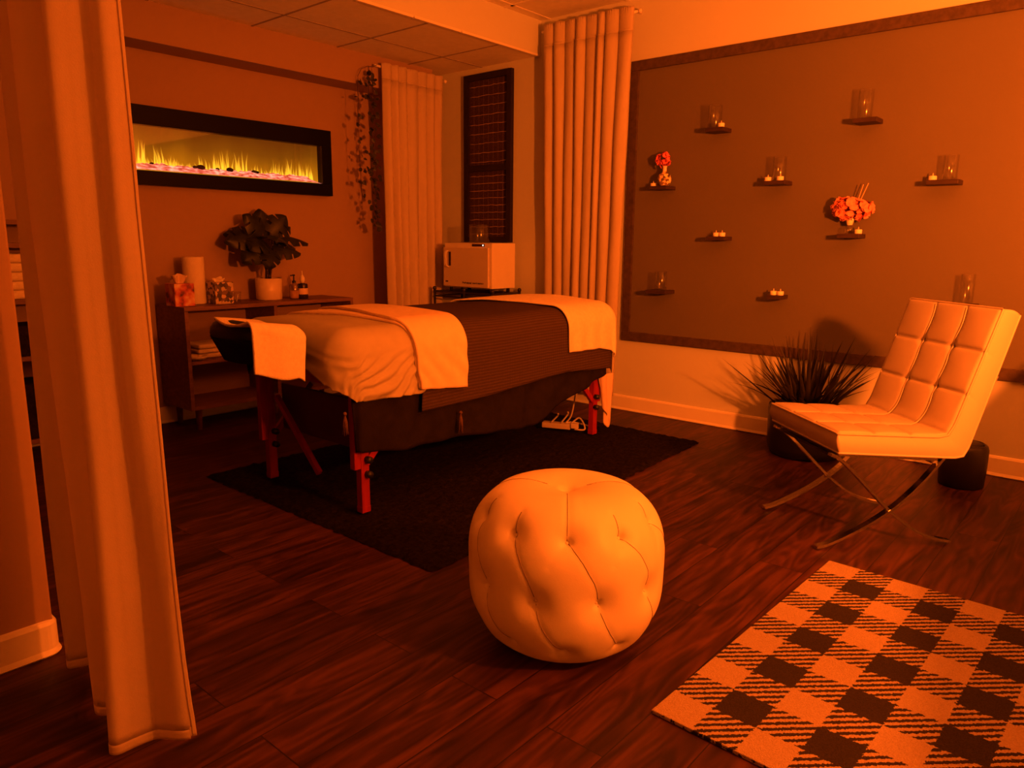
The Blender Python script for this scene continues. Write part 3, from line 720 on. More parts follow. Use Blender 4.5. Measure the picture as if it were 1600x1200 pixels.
tissue_box(1.995, 4.215, .115, .115, .128, MT['floral'], MT['tissue'], 'tissue box with a red flower print at the left end of the low cabinet', 3, .055)
tissue_box(2.235, 4.215, .115, .115, .128, MT['terrazzo'], MT['paper'], 'tissue box with a pale and dark mosaic print between paper roll and plant', 6, .03)
z = cz1 + .0005
r = thing('paper_towel_roll', (2.125, 4.30, z), 'tall pale paper towel roll standing between the two tissue boxes', 'paper towel')
build('paper', MB().lathe(2.125, 4.30, [(.058, z), (.061, z + .004), (.061, z + .27), (.058, z + .274), (.020, z + .274), (.019, z + .26)], 36), MT['paper'], r)
build('core', MB().lathe(2.125, 4.30, [(.0188, z + .01), (.0188, z + .272), (.016, z + .272), (.016, z + .02)], 20, capb=False), MT['reed'], r)
r = thing('small_glass', (2.335, 4.20, z), 'small clear glass tumbler right of the mosaic tissue box', 'glass')
build('tumbler', MB().lathe(2.335, 4.20, [(0, z), (.022, z), (.026, z + .066), (.0245, z + .066), (.020, z + .006), (0, z + .005)], 22, capb=False), MT['glass'], r)
build('spoon', MB().tube([(2.33, 4.20, z + .008), (2.345, 4.205, z + .05)], .0035, 6), MT['paper'], r)
# bottles
r = thing('pump_bottle', (2.735, 4.20, z), 'clear pump bottle standing left of the dark dropper bottle', 'bottle')
bx, by = 2.735, 4.20
build('bottle_body', MB().lathe(bx, by, [(.028, z), (.031, z + .004), (.031, z + .085), (.026, z + .096), (.012, z + .102), (.012, z + .108)], 24), MT['bglass'], r)
build('lotion', MB().lathe(bx, by, [(.026, z + .006), (.0275, z + .01), (.0275, z + .055), (.0, z + .055)], 20), MT['reed'], r)
pm = MB().lathe(bx, by, [(.012, z + .104), (.012, z + .118), (.005, z + .120), (.004, z + .148), (.009, z + .149), (.009, z + .158), (.0, z + .159)], 14)
pm.tube([(bx, by, z + .154), (bx - .03, by - .008, z + .152)], .004, 6)
build('pump', pm, MT['knob'], r)
r = thing('dropper_bottle', (2.795, 4.195, z), 'dark square shouldered bottle with a white pointed nozzle right of the plant', 'bottle')
bx, by = 2.795, 4.195
build('bottle_body', MB().lathe(bx, by, [(.030, z), (.033, z + .004), (.033, z + .092), (.029, z + .098), (.012, z + .100), (.012, z + .105)], 24), MT['dglass'], r)
build('label_band', MB().lathe(bx, by, [(.0333, z + .030), (.0334, z + .031), (.0334, z + .068), (.0333, z + .069)], 24, capb=False), MT['tissue'], r)
build('nozzle', MB().lathe(bx, by, [(.013, z + .102), (.013, z + .112), (.017, z + .118), (.015, z + .135), (.008, z + .150), (.0035, z + .156), (.003, z + .180), (0, z + .181)], 16), MT['whitep'], r)

# monstera in a pale cylinder pot
px_, py_ = 2.605, 4.285
pl = thing('potted_monstera', (px_, py_, z), 'dark leaved artificial monstera in a pale cylinder pot on the low cabinet', 'potted plant')
build('pot', MB().lathe(px_, py_, [(.074, z), (.080, z + .004), (.082, z + .135), (.078, z + .136), (.076, z + .11), (0, z + .11)], 40), MT['ceramic'], pl)
build('soil', MB().lathe(px_, py_, [(.076, z + .112), (.05, z + .116), (0, z + .118)], 24), MT['soil'], pl)


def monstera_leaf(base, tip_dir, up, L, W, seed, notch=3):
    """broad heart blade split into a few wide finger lobes, drooping toward its tip"""
    rn = random.Random(seed); m = MB()
    d = Vector(tip_dir).normalized(); nrm = Vector(up); nrm = (nrm - nrm.dot(d) * d).normalized(); s = d.cross(nrm)
    nu, nv = 56, 8
    for side in (-1, 1):
        G = np.zeros((nu + 1, nv + 1, 3)); offs = rn.uniform(-.08, .08)
        for i in range(nu + 1):
            u = i / nu
            wmax = W * (math.sin(PI * (.10 + .90 * u) ** .62)) ** .7 if u < .999 else 0.0
            ph = ((u + offs) * notch) % 1.0
            cut = 1.0
            if .18 < u < .92 and (ph < .09 or ph > .91): cut = .40
            for j in range(nv + 1):
                q = j / nv * cut
                xl = L * (u - .20 * q * (1 - u) * (1 if u < .3 else .4) + .22 * q * u * (1 - u))
                G[i, j] = Vector(base) + d * xl + s * side * wmax * q - nrm * (.30 * W * q * q + .30 * L * u * u)
        m.grid(G, smooth=False)
    return m


leaves = [  # blade start relative to the pot top: x, z, y; length, half width; direction; facing
    (-.11, .270, -.03, .165, .080, (-1, -.2, .05), (-.2, -.9, .55)), (-.08, .215, -.06, .150, .085, (-.75, -.4, -.35), (-.3, -.9, .3)),
    (.09, .265, -.02, .205, .062, (1, -.1, .12), (.1, -.55, .9)), (.07, .250, .02, .190, .055, (1, .1, .0), (.2, -.5, .8)),
    (-.03, .300, -.01, .150, .085, (-.55, -.3, .62), (-.3, -.85, .6)), (.03, .305, .00, .150, .085, (.55, -.3, .60), (.3, -.85, .6)),
    (.00, .290, .03, .150, .090, (.0, -.2, .9), (0, -1, .2)), (-.08, .290, .02, .160, .075, (-.95, .1, .25), (-.1, -.8, .7)),
    (.03, .190, -.06, .165, .060, (1, -.3, .10), (.1, -.8, .6)), (-.02, .200, -.07, .130, .080, (-.35, -.7, -.55), (-.1, -.9, .3)),
    (.00, .270, -.07, .140, .090, (-.2, -.8, .25), (0, -.7, .8)), (.06, .300, .0, .150, .070, (.9, .0, .42), (.2, -.8, .6)),
    (-.05, .255, -.05, .140, .085, (-.7, -.6, -.05), (-.2, -.8, .6))]
ptop = Vector((px_, py_, z + .116))
for i, (dx, dz, dy, L_, W_, dr, up_) in enumerate(leaves):
    base = ptop + Vector((dx, dy, dz))
    st = catmull([ptop + Vector((.018 * math.cos(i * 2.4), .018 * math.sin(i * 2.4), 0)), ptop + Vector((dx * .40, dy * .4, dz * .5)), base], 5)
    build('stem', MB().tube(st, .0030, 6), MT['stem'], pl)
    build('leaf', monstera_leaf(base, dr, up_, L_, W_, i), MT['leaf'], pl, solid=.0015)

# ================================================================== TOWEL WARMER CABINET ON ITS STAND
tx0, tx1, ty0, ty1, tz0, tz1 = 3.853, 4.115, 3.505, 3.972, 0.772, 1.088
stn = thing('metal_stand', (3.98, 3.76, 0), 'black metal tube stand under the white towel warmer', 'stand')
sx0, sx1, sy0, sy1 = 3.835, 4.125, 3.47, 4.05
for (x, y) in ((sx0, sy0), (sx0, sy1), (sx1, sy0), (sx1, sy1), (sx0, 3.745)):
    mm = MB().tube([(x, y, 0.0), (x, y, .755)], .010, 10)
    mm.sphere((x, y, .757), .015, 10)
    build('leg', mm, MT['metal'], stn)
for zz in (.735, .25):
    build('shelf_plate', MB().box(sx0, sx1, sy0, sy1, zz - .006, zz + .006), MT['metal'], stn)
for (a, b) in (((sx0, sy0), (sx0, sy1)), ((sx1, sy0), (sx1, sy1)), ((sx0, sy0), (sx1, sy0)), ((sx0, sy1), (sx1, sy1))):
    build('rail', MB().tube([(*a, .70), (*b, .70)], .005, 8), MT['metal'], stn)
tw = thing('towel_warmer', (3.98, 3.74, .742), 'white box towel warmer cabinet with a handle on its door, on a black stand', 'towel warmer')
build('body', MB().box(tx0 + .014, tx1, ty0, ty1, tz0, tz1, .004), MT['whitep'], tw)
for (x, y) in ((tx0 + .04, ty0 + .04), (tx0 + .04, ty1 - .04), (tx1 - .03, ty0 + .04), (tx1 - .03, ty1 - .04)):
    build('foot', MB().lathe(x, y, [(.014, .742), (.012, .773)], 12), MT['knob'], tw)
dr = build('door', MB().box(tx0 - .004, tx0 + .013, ty0 + .022, ty1 - .003, tz0 + .006, tz1 - .032, .004), MT['whited'], tw)
hm = MB()
hy, hz = 3.925, .995 - .02
pts = catmull([(tx0 - .005, hy, hz - .058), (tx0 - .026, hy, hz - .045), (tx0 - .030, hy, hz), (tx0 - .026, hy, hz + .045), (tx0 - .005, hy, hz + .058)], 6)
hm.ribbon(pts, (0, 1, 0), .022, .006)
build('handle', hm, MT['whitep'], dr, bevel=.001)
build('handle_recess', MB().box(tx0 - .0045, tx0 - .004, hy - .034, hy - .010, hz - .05, hz + .05), MT['ink'], dr)
cp = build('control_panel', MB().box(tx0 + .012, tx0 + .0141, 3.575, 3.695, tz1 - .024, tz1 - .006), MT['ink'], tw)
build('indicator_light', MB().sphere((tx0 + .0115, 3.588, tz1 - .015), .005, 10), MT['led'], cp)


def text(s, size, loc, m, parent):
    """lettering facing -x on the warmer door, reading toward -y"""
    cu = bpy.data.curves.new('lettering', 'FONT'); cu.body = s; cu.size = size; cu.extrude = .0003; cu.offset = .0006
    tmp = bpy.data.objects.new('lettering', cu); COL.objects.link(tmp)
    dg = bpy.context.evaluated_depsgraph_get(); me = bpy.data.meshes.new_from_object(tmp.evaluated_get(dg)); bpy.data.objects.remove(tmp)
    R = Matrix(((0, 0, -1), (-1, 0, 0), (0, 1, 0)))
    mb = MB(); mb.add([Vector(loc) + R @ v.co for v in me.vertices], [list(p.vertices) for p in me.polygons])
    return build('lettering', mb, m, parent)


text('Professional  towel warmer', .0185, (tx0 - .0045, 3.775, tz0 + .030), MT['ink'], dr)
build('badge', MB().box(tx0 - .0046, tx0 - .0038, 3.921, 3.948, tz0 + .035, tz0 + .045), MT['ink'], dr)
hurricane(3.985, 3.735, 1.0885, .075, .130, 'wide clear glass cylinder on top of the white towel warmer')

# ================================================================== DARK FRAMED WOVEN PANEL ON THE WALL
wp = thing('woven_wall_panel', (XW, 3.80, 1.10), 'tall narrow dark framed panel with woven mesh and pale cross cords beside the right curtain', 'wall decor')
wy0, wy1, wz0, wz1 = 3.572, 4.035, 1.095, 2.287
fwid = .042; zm = 1.628
m = MB()
for (a, b, c, d) in ((wy0, wy1, wz1 - fwid, wz1), (wy0, wy1, wz0, wz0 + fwid), (wy0, wy0 + fwid, wz0 + fwid, wz1 - fwid), (wy1 - fwid, wy1, wz0 + fwid, wz1 - fwid), (wy0 + fwid, wy1 - fwid, zm - .022, zm + .022)):
    m.box(XW - .032, XW - .0005, a, b, c, d)
build('frame', m, MT['dframe'], wp)
for (c, d) in ((wz0 + fwid, zm - .022), (zm + .022, wz1 - fwid)):
    pm = build('mesh_inset', MB().box(XW - .012, XW - .004, wy0 + fwid, wy1 - fwid, c, d), MT['mesh'], wp)
    n = 9 if c > 1.5 else 9
    rr = random.Random(int(c * 100)); m = MB()
    for i in range(n):
        zz = c + (d - c) * (i + .35) / n
        pts = [(XW - .013, wy0 + fwid + (wy1 - wy0 - 2 * fwid) * k / 14, zz + .0025 * rr.uniform(-1, 1)) for k in range(15)]
        m.tube(pts, [.0014 + .0012 * rr.random() for _ in pts], 5)
    for k in range(1, 8):
        yy = wy0 + fwid + (wy1 - wy0 - 2 * fwid) * k / 8
        m.tube([(XW - .0125, yy, c), (XW - .0125, yy, d)], .0004, 4)
    build('cord', m, MT['cord'], pm)


# ================================================================== CURTAINS
def curtain(name, A, B, z0, z1, npl, amp, outn, label, head=.09, taper=1.0, seed=0, sharp=.55, mt='curtain', lean=0.0, ampb=None):
    """pleated curtain from A to B (xy) ; outn = direction of the pleat bulge"""
    A = np.array(A, float); B = np.array(B, float); outn = np.array(outn, float)
    root = thing(name, ((A[0] + B[0]) / 2, (A[1] + B[1]) / 2, z0), label, 'curtain')
    ns = npl * 20; zz = np.concatenate([np.linspace(z0, z1 - head, 40), np.linspace(z1 - head + .006, z1, 9)])
    rn = random.Random(seed); jit = [rn.uniform(-.22, .22) for _ in range(npl + 1)]; am = [rn.uniform(.75, 1.15) for _ in range(npl + 1)]
    G = np.zeros((len(zz), ns + 1, 3))
    for i, zv in enumerate(zz):
        h = (zv - z0) / (z1 - z0)
        for j in range(ns + 1):
            s = j / ns; k = s * npl; kf = int(min(k, npl - 1))
            ss = s + (jit[kf] * (1 - (k - kf)) + jit[kf + 1] * (k - kf)) / npl * .8
            wv = abs(math.sin(PI * k)) ** sharp
            a = amp if ampb is None else amp * h + ampb * (1 - h)
            a = a * am[kf] * (1 + .35 * nz(s * 6, zv * .8, seed))
            if zv > z1 - head: a *= .75
            if zv > z1 - .022: a += .004 * math.sin(k * 40)
            wdt = taper + (1 - taper) * h
            c = .5 + (ss - .5) * wdt + (1 - h) * lean
            p = A + (B - A) * c + outn * (a * wv + .006 * nz(s * 9, zv * 2, seed + 4))
            G[i, j] = (p[0], p[1], zv)
    nb = 40
    build('drape', MB().grid(G[:nb]), MT[mt], root, solid=.0025)
    hd = G[nb - 1:].copy(); hd[:, :, :2] += outn * .002
    build('heading', MB().grid(hd), MT[mt], root, solid=.006)
    return root


c1 = curtain('window_curtain', (3.455, 4.165), (4.045, 4.165), .03, 2.283, 7, .035, (0, -1), 'pale curtain in the back corner between the ivy garland and the woven wall panel', head=.10, taper=.90, seed=2, sharp=.9, lean=-.03, ampb=.05, mt='curtain_f')
rod = MB().tube([(3.42, 4.178, 2.262), (4.075, 4.178, 2.262)], .008, 10)
rod.sphere((4.083, 4.178, 2.262), .014, 10)
r = build('curtain_rod', rod, MT['whitep'], None, origin=(3.75, 4.178, 2.262)); tag(r, 'pale thin rod carrying the curtain in the back corner', 'curtain rod')
c2 = curtain('window_curtain', (4.10, 3.255), (4.10, 2.585), .10, 2.492, 8, .042, (-1, 0), 'tall pale pleated curtain at the left edge of the dark panel', head=.135, taper=.84, seed=5, sharp=.5, ampb=.040)
rod = MB().tube([(4.118, 3.29, 2.466), (4.118, 2.55, 2.466)], .008, 10)
rod.sphere((4.118, 2.542, 2.466), .013, 10); rod.tube([(4.118, 2.562, 2.466), (XW, 2.562, 2.466)], .006, 8)
r = build('curtain_rod', rod, MT['whitep'], None, origin=(4.118, 2.9, 2.466)); tag(r, 'pale thin rod carrying the pleated curtain beside the dark panel', 'curtain rod')

# foreground curtain: plan of the hem followed by softer folds higher up
hem = [(.580, 2.000), (.572, 1.965), (.590, 1.945), (.622, 1.920), (.612, 1.83), (.556, 1.745), (.548, 1.715), (.572, 1.690), (.580, 1.655), (.535, 1.605), (.518, 1.580), (.528, 1.560), (.560, 1.553), (.596, 1.540), (.612, 1.512), (.622, 1.488), (.636, 1.468), (.652, 1.458)]
top = [(.588, 2.004), (.574, 1.978), (.592, 1.952), (.640, 1.915), (.628, 1.84), (.552, 1.785), (.536, 1.745), (.560, 1.700), (.612, 1.655), (.596, 1.618), (.542, 1.590), (.536, 1.568), (.566, 1.552), (.598, 1.538), (.600, 1.520), (.605, 1.504), (.617, 1.496), (.633, 1.491)]
H_ = np.array(catmull([(*p, 0) for p in hem], 12)); T_ = np.array(catmull([(*p, 0) for p in top], 12))
zz = np.concatenate([np.linspace(.018, .040, 4), np.linspace(.06, ZC - .036, 50)])
G = np.zeros((len(zz), len(H_), 3))
for i, zv in enumerate(zz):
    k = min(1, zv / 1.15) ** .8
    for j in range(len(H_)):
        p = H_[j] * (1 - k) + T_[j] * k; s = j / len(H_)
        G[i, j] = (p[0] + .010 * nz(s * 7, zv * 1.3, 2) * min(1, zv * 4 + .2), p[1], zv + (.012 * math.sin(s * 8) + .006 * (s > .97) if zv < .07 else 0))
fc = thing('foreground_curtain', (.59, 1.75, .018), 'tall pale curtain hanging in the left foreground beside the wall end', 'curtain')
build('drape', MB().grid(G[3:]), MT['curtain_f'], fc, solid=.0018)
build('hem', MB().grid(G[:4]), MT['curtain_f'], fc, solid=.003)
e = len(H_) - 1
build('edge_hem', MB().grid(np.stack([G[:, e - 5:, :][:, ::1]], 0)[0] + np.array([.0025, -.002, 0])), MT['curtain_f'], fc, solid=.004)
tr_ = MB().box(.565, .625, 1.40, 2.118, ZC - .035, ZC - .0045)
tag(build('curtain_track', tr_, MT['trimw'], None, origin=(.595, 1.75, ZC - .035)), 'ceiling track carrying the left foreground curtain', 'curtain track')

# ivy garland hanging from the beam
iv = thing('ivy_garland', (3.30, 4.19, 1.14), 'hanging ivy garland with small dark leaves left of the back corner curtain', 'garland')
ri = random.Random(21)


def ivy_leaf(m, p, s, rn):
    d = Vector((rn.uniform(-1, 1), rn.uniform(-.8, .1), rn.uniform(-1.1, -.1))).normalized()
    nrm = Vector((rn.uniform(-.5, .5), -1, rn.uniform(-.2, .5))); nrm = (nrm - nrm.dot(d) * d).normalized(); b_ = d.cross(nrm)
    out = [(0, 0), (.18, .36), (.48, .42), (.72, .30), (1.05, 0), (.72, -.30), (.48, -.42), (.18, -.36)]
    V = [Vector(p) + d * (u * s) + b_ * (q * s * 1.05) + nrm * (-.18 * abs(q) * s) for u, q in out]
    m.add(V, [(0, 1, 2), (0, 2, 3), (0, 3, 4), (0, 4, 5), (0, 5, 6), (0, 6, 7)])


def strand(x0, y0, zt, zb, sway, nl, side, name='strand'):
    pts = [(x0 + sway * math.sin(3.1 * k / 20 + x0 * 9) * (k / 20) + .004 * ri.uniform(-1, 1), y0 + .004 * ri.uniform(-1, 1), zt + (zb - zt) * k / 20) for k in range(21)]
    s_ = build(name, MB().tube(pts, .0018, 5), MT['stem'], iv)
    m = MB()
    for q in range(nl):
        f = (q + ri.uniform(.2, .8)) / nl * 20; k = int(f); p = np.array(pts[k]) * (1 - f + k) + np.array(pts[min(k + 1, 20)]) * (f - k)
        for _ in range(2):
            off = np.array([ri.choice(side) * ri.uniform(.006, .026), -ri.uniform(0, .015), ri.uniform(-.015, .01)])
            ivy_leaf(m, p + off, ri.uniform(.026, .040), ri)
    build('leaves', m, MT['ivy'], s_)


strand(3.378, 4.150, 2.235, 1.16, .012, 26, (1, 1, -1))
strand(3.352, 4.160, 2.24, 1.18, .016, 24, (1, -1))
strand(3.285, 4.19, 2.17, 1.35, .010, 9, (-1, 1))
build('hook', MB().tube([(3.285, 4.19, 2.17), (3.31, 4.18, 2.22), (3.352, 4.16, 2.243), (3.378, 4.150, 2.238), (3.43, 4.165, 2.262)], .002, 6), MT['stem'], iv)

# ================================================================== RUGS
m = MB()
ni, nj = 150, 110
rx0, rx1, ry0, ry1 = 1.60, 3.74, 1.715, 3.26
G = np.zeros((ni, nj, 3))
for i in range(ni):
    for j in range(nj):
        u, v_ = i / (ni - 1), j / (nj - 1)
        x = rx0 + (rx1 - rx0) * u; y = ry0 + .10 * u + (ry1 - ry0 - .10 * u) * v_
        e_ = min(u, 1 - u, v_, 1 - v_)
        x += .012 * nz(x * 30, y * 30, 1) * (1 if e_ < .01 else 0); y += .012 * nz(x * 30, y * 30, 7) * (1 if e_ < .01 else 0)
        G[i, j] = (x, y, .003 + (.012 + .010 * nz(x * 34, y * 34, 2)) * min(1, e_ / .012))
rg = build('shag_rug', m.grid(G), MT['rug'], None, origin=(2.67, 2.5, 0))
tag(rg, 'black shag rug lying under the massage table', 'rug')
m = MB().box(RX0 - 11.0 * CELL, RX0, RY0 - 13 * CELL, RY0, .0008, .011, .003)
rug2 = build('checked_mat', m, MT['check'], None, origin=(RX0, RY0, 0)); rug2.rotation_euler.z = math.radians(-1.8)
tag(rug2, 'black and cream buffalo check mat at the bottom right on the floor', 'rug')

# ================================================================== MASSAGE TABLE
mt_ = thing('massage_table', (2.6, 2.63, 0), 'massage table with red wooden legs on the black rug', 'massage table')
TX0, TX1, TY0, TY1 = 1.685, 3.50, 2.285, 2.995
build('padded_top', MB().box(TX0, TX1, TY0, TY1, .635, .722, .028), MT['vinyl'], mt_)
m = MB()
for (a, b, c, d) in ((TX0 + .03, TX1 - .03, TY0 + .01, TY0 + .035), (TX0 + .03, TX1 - .03, TY1 - .035, TY1 - .01), (TX0 + .03, TX0 + .055, TY0 + .035, TY1 - .035), (TX1 - .055, TX1 - .03, TY0 + .035, TY1 - .035)):
    m.box(a, b, c, d, .535, .636)
build('frame', m, MT['redwood'], mt_)
ZR = .029
for (x, y, s) in ((1.772, 2.298, 1), (1.772, 2.965, 1), (3.425, 2.325, -1), (3.425, 2.965, -1)):
    lg = build('leg', MB().box(x - .020, x + .020, y - .017, y + .017, ZR, .536, .003).box(x - .034 * s - .016, x - .034 * s + .016, y - .015, y + .015, .21, .536, .003), MT['redwood'], mt_)
    for zz in (.185, .245): build('knob', MB().tube([(x + .008 * s, y - .016, zz), (x + .008 * s, y - .042, zz)], .014, 12), MT['knob'], lg)
    build('foot_cap', MB().box(x - .021, x + .021, y - .018, y + .018, ZR - .004, ZR + .022, .002), MT['redwood'], lg)
    build('brace', MB().obox((x + .115 * s, y, .325), (.70 * s, 0, .71), (0, 1, 0), (-.71 * s, 0, .70), .155, .009, .014), MT['redwood'], mt_)
# end panel and cross bar at the head end
build('end_panel', MB().box(1.80, 1.815, 2.36, 2.90, .265, .47, .002), mat('end_panel_wood', (0.06, 0.014, 0.012), .5, .25, var=(6, .2)), mt_)
build('cross_bar', MB().obox((1.768, 2.74, .27), (0, .72, .694), (1, 0, 0), (0, -.694, .72), .21, .010, .012), MT['redwood'], mt_)
# face cradle: horseshoe pad on a bracket
fcx, fcy = 1.500, 2.590
pts = []
for a in np.linspace(-PI * .96, PI * .96, 41):
    pts.append((fcx - .088 * math.copysign(abs(math.cos(a)) ** .6, math.cos(a)), fcy + .135 * math.copysign(abs(math.sin(a)) ** .75, math.sin(a)), .738 + .020 * math.cos(a)))
cr_ = build('face_cradle', MB().tube(pts, [.046] * 41, 14), MT['vinyl'], mt_)
m = MB()
n = 24
ring = []
for a in np.linspace(0, 2 * PI, n, endpoint=False): ring.append((fcx - .130 * math.copysign(abs(math.cos(a)) ** .6, math.cos(a)), fcy + .178 * math.copysign(abs(math.sin(a)) ** .75, math.sin(a))))
ring2 = [(fcx + (x - fcx) * .72, fcy + (y - fcy) * .72) for x, y in ring]
V = [(x, y, .735) for x, y in ring] + [(x, y, .645) for x, y in ring2]
F = [(i, (i + 1) % n, n + (i + 1) % n, n + i) for i in range(n)] + [tuple(range(n, 2 * n))]
m.add(V, F, True)
m.box(1.60, 1.70, 2.50, 2.52, .60, .66).box(1.60, 1.70, 2.63, 2.65, .60, .66)
build('cradle_bracket', m, MT['black'], cr_)

# -------- bedding
BX0, BX1, BY0, BY1 = 1.655, 3.525, 2.258, 3.015
SR = .085


def ztop(x, y): return .737 + .024 * max(0, 1 - ((y - 2.63) / .40) ** 2) + .006 * nz(x * 2.2, y * 3, 5)


def drape_point(u, v, off, flare=.06):
    xa, xb, ya, yb = BX0 + SR, BX1 - SR, BY0 + SR, BY1 - SR
    cx = min(max(u, xa), xb); cy = min(max(v, ya), yb)
    ox, oy = u - cx, v - cy; d = math.hypot(ox, oy); R = SR + off
    zt = ztop(cx, cy) + off
    if d < 1e-9: return (cx, cy, zt)
    nx, ny = ox / d, oy / d; sc = R / SR; q = d * 1.0; a = q / R
    if a < PI / 2: h, dr = R * math.sin(a), R * (1 - math.cos(a))
    else:
        ex = q - R * PI / 2; h, dr = R + flare * ex * .5, R + ex
    return (cx + nx * h, cy + ny * h, zt - dr)


def cloth(name, ufun, vfun, off, m, parent=None, org=None, ni=90, nj=110, wr=None, solid=.004, uvs=1.0, flare=.06):
    """ufun(t)->(u0,u1) for v-parameter t in 0..1 ; vfun(s)->(v0,v1)"""
    G = np.zeros((ni, nj, 3)); UV = []
    for i in range(ni):
        s = i / (ni - 1)
        for j in range(nj):
            t = j / (nj - 1)
            v0, v1 = vfun(s); v = v0 + (v1 - v0) * t
            u0, u1 = ufun(v); u = u0 + (u1 - u0) * s
            G[i, j] = drape_point(u, v, off, flare); UV.append((u * uvs, v * uvs))
    if wr is not None:
        gu = np.gradient(G, axis=0); gv = np.gradient(G, axis=1); N = np.cross(gu, gv)
        N /= np.linalg.norm(N, axis=2, keepdims=True) + 1e-9
        uv = np.array(UV).reshape(ni, nj, 2) / uvs
        for i in range(ni):
            for j in range(nj): G[i, j] += N[i, j] * wr(uv[i, j, 0], uv[i, j, 1], G[i, j])
    return build(name, MB().grid(G), m, parent, origin=org, solid=solid, uv=UV)


OV = .57 * SR


def interp(x, xs, ys): return float(np.interp(x, xs, ys))


def hem_near(x, xs, zs):   # flat v-coordinate of a hem hanging at height zs on the near side
    z_ = interp(x, xs, zs); return BY0 + SR - ((.737 - z_) + OV)


far_v = BY1 - SR + .20 + OV
# black under blanket
tag(cloth('under_blanket', lambda v: (BX0 + SR - interp(v, [1.85, 2.15, 2.3], [.125, .125, .13]), BX1 - SR + .02),
          lambda s: (hem_near(1.74 + s * 1.70, [1.70, 2.05, 2.30, 2.55, 2.85, 3.0, 3.2, 3.45], [.30, .245, .240, .215, .185, .25, .30, .38]), far_v), -.002, MT['black'], org=(2.6, 2.6, .2),
          wr=lambda u, v, p: .010 * math.sin(u * 26 + 3 * nz(u * 3, v * 2, 1)) * max(0, min(1, (.62 - p[2]) * 5)), flare=-.01),
    'black blanket hanging lowest along the front side of the massage table', 'blanket')


# fitted sheet
def sheet_wr(u, v, p):
    d = p[2]
    q = max(0, min(1, (.71 - d) * 9))
    ph = (d * 1.35 - (u - 1.66) * .55 - (v - 2.25) * .25) / .055
    w1 = math.sin(2 * PI * (ph + 1.3 * nz(u * 5, d * 6, 3))); w1 = math.copysign(abs(w1) ** 1.3, w1)
    fine = nz(u * 16, d * 30 - u * 12, 8)
    near = math.exp(-((u - 1.83) / .15) ** 2)
    return q * (.0060 * w1 * (.5 + 1.0 * near) + .0065 * fine) + (1 - q) * .003 * nz(u * 7, v * 7, 4) - .001


def sheet_u(v):
    return (BX0 + SR - interp(v, [2.00, 2.06, 2.13, 2.22, 2.34, 2.46, 2.6, 3.0, 3.2], [.075, .15, .215, .265, .275, .225, .13, .10, .04]), 2.06)


tag(cloth('fitted_sheet', sheet_u, lambda s: (hem_near(1.66 + .40 * s, [1.66, 1.75, 2.01], [.462, .446, .440]), far_v), .021, MT['sheet'], org=(1.85, 2.6, .46), wr=sheet_wr, ni=110, nj=170, solid=.003),
    'wrinkled tan sheet over the head end of the massage table', 'sheet')
# brown throw
th = thing('woven_throw', (2.8, 2.6, .35), 'dark brown woven throw across the middle of the massage table', 'throw')
cloth('throw_cloth', lambda v: (interp(v, [1.9, 2.3, 3.0], [2.035, 2.06, 2.06]), BX1 - SR + interp(v, [2.0, 2.25, 2.5], [.135, .16, .33])),
      lambda s: (hem_near(2.03 + 1.5 * s, [2.03, 2.30, 3.02, 3.54], [.362, .362, .398, .362]), far_v + .12), .020, MT['throw'], th, ni=150, nj=120,
      wr=lambda u, v, p: .004 * nz(u * 4, v * 5, 6), uvs=1.0, flare=.02)


def tassel(x, y, z, h, r=.010):
    m = MB(); m.sphere((x, y, z), r * .8, 8); rr = random.Random(int(x * 1000))
    for k in range(9):
        a = k * 2.4; m.tube([(x, y, z), (x + r * .7 * math.cos(a), y + r * .7 * math.sin(a), z - h * .4), (x + r * math.cos(a) * rr.uniform(.6, 1.2), y + r * math.sin(a), z - h * rr.uniform(.85, 1))], [.002, .0028, .0016], 5)
    return m


tsm = mat('tassel_yarn', (0.12, 0.065, 0.04), .95, .05, var=(80, .3))
build('tassel', tassel(2.262, 2.232, .362, .095), tsm, th)
build('tassel', tassel(1.668, 2.262, .452, .085), tsm, th)


# folded cream blanket turned back at the head end
def fold_wr(u, v, p):
    q = max(0, min(1, (.73 - p[2]) * 6))
    return .004 * nz(u * 8, v * 5, 2) + q * .004 * math.sin(2 * PI * ((p[2] * .7 + u * 1.1) / .11 + .8 * nz(u * 4, p[2] * 5, 1)))


fb = thing('folded_blanket', (2.1, 2.6, .42), 'cream folded blanket turned back across the table between sheet and brown throw', 'blanket')
cloth('lower_fold', lambda v: (interp(v, [1.95, 2.25, 2.34, 2.9, 3.1], [2.022, 1.985, 1.965, 1.905, 1.90]), interp(v, [1.9, 2.3, 3.0], [2.270, 2.26, 2.24])),
      lambda s: (hem_near(2.02 + .26 * s, [2.02, 2.28], [.455, .425]), far_v), .027, MT['fold'], fb, ni=44, nj=130, wr=fold_wr, solid=.012)
cloth('upper_fold', lambda v: (interp(v, [1.95, 2.25, 2.34, 2.5, 2.9, 3.1], [2.018, 1.982, 1.968, 1.985, 2.07, 2.08]), interp(v, [1.9, 2.3, 3.0], [2.286, 2.280, 2.26])),
      lambda s: (hem_near(2.02 + .26 * s, [2.02, 2.28], [.432, .402]), far_v), .040, MT['fold'], fb, ni=44, nj=130, wr=fold_wr, solid=.012)


# cream towel at the foot end
def tow_wr(u, v, p):
    q = max(0, min(1, (.72 - p[2]) * 6))
    return .003 * nz(u * 9, v * 6, 12) + q * .005 * math.sin(2 * PI * (u / .12 + .35 * nz(u * 3, p[2] * 4, 4)))


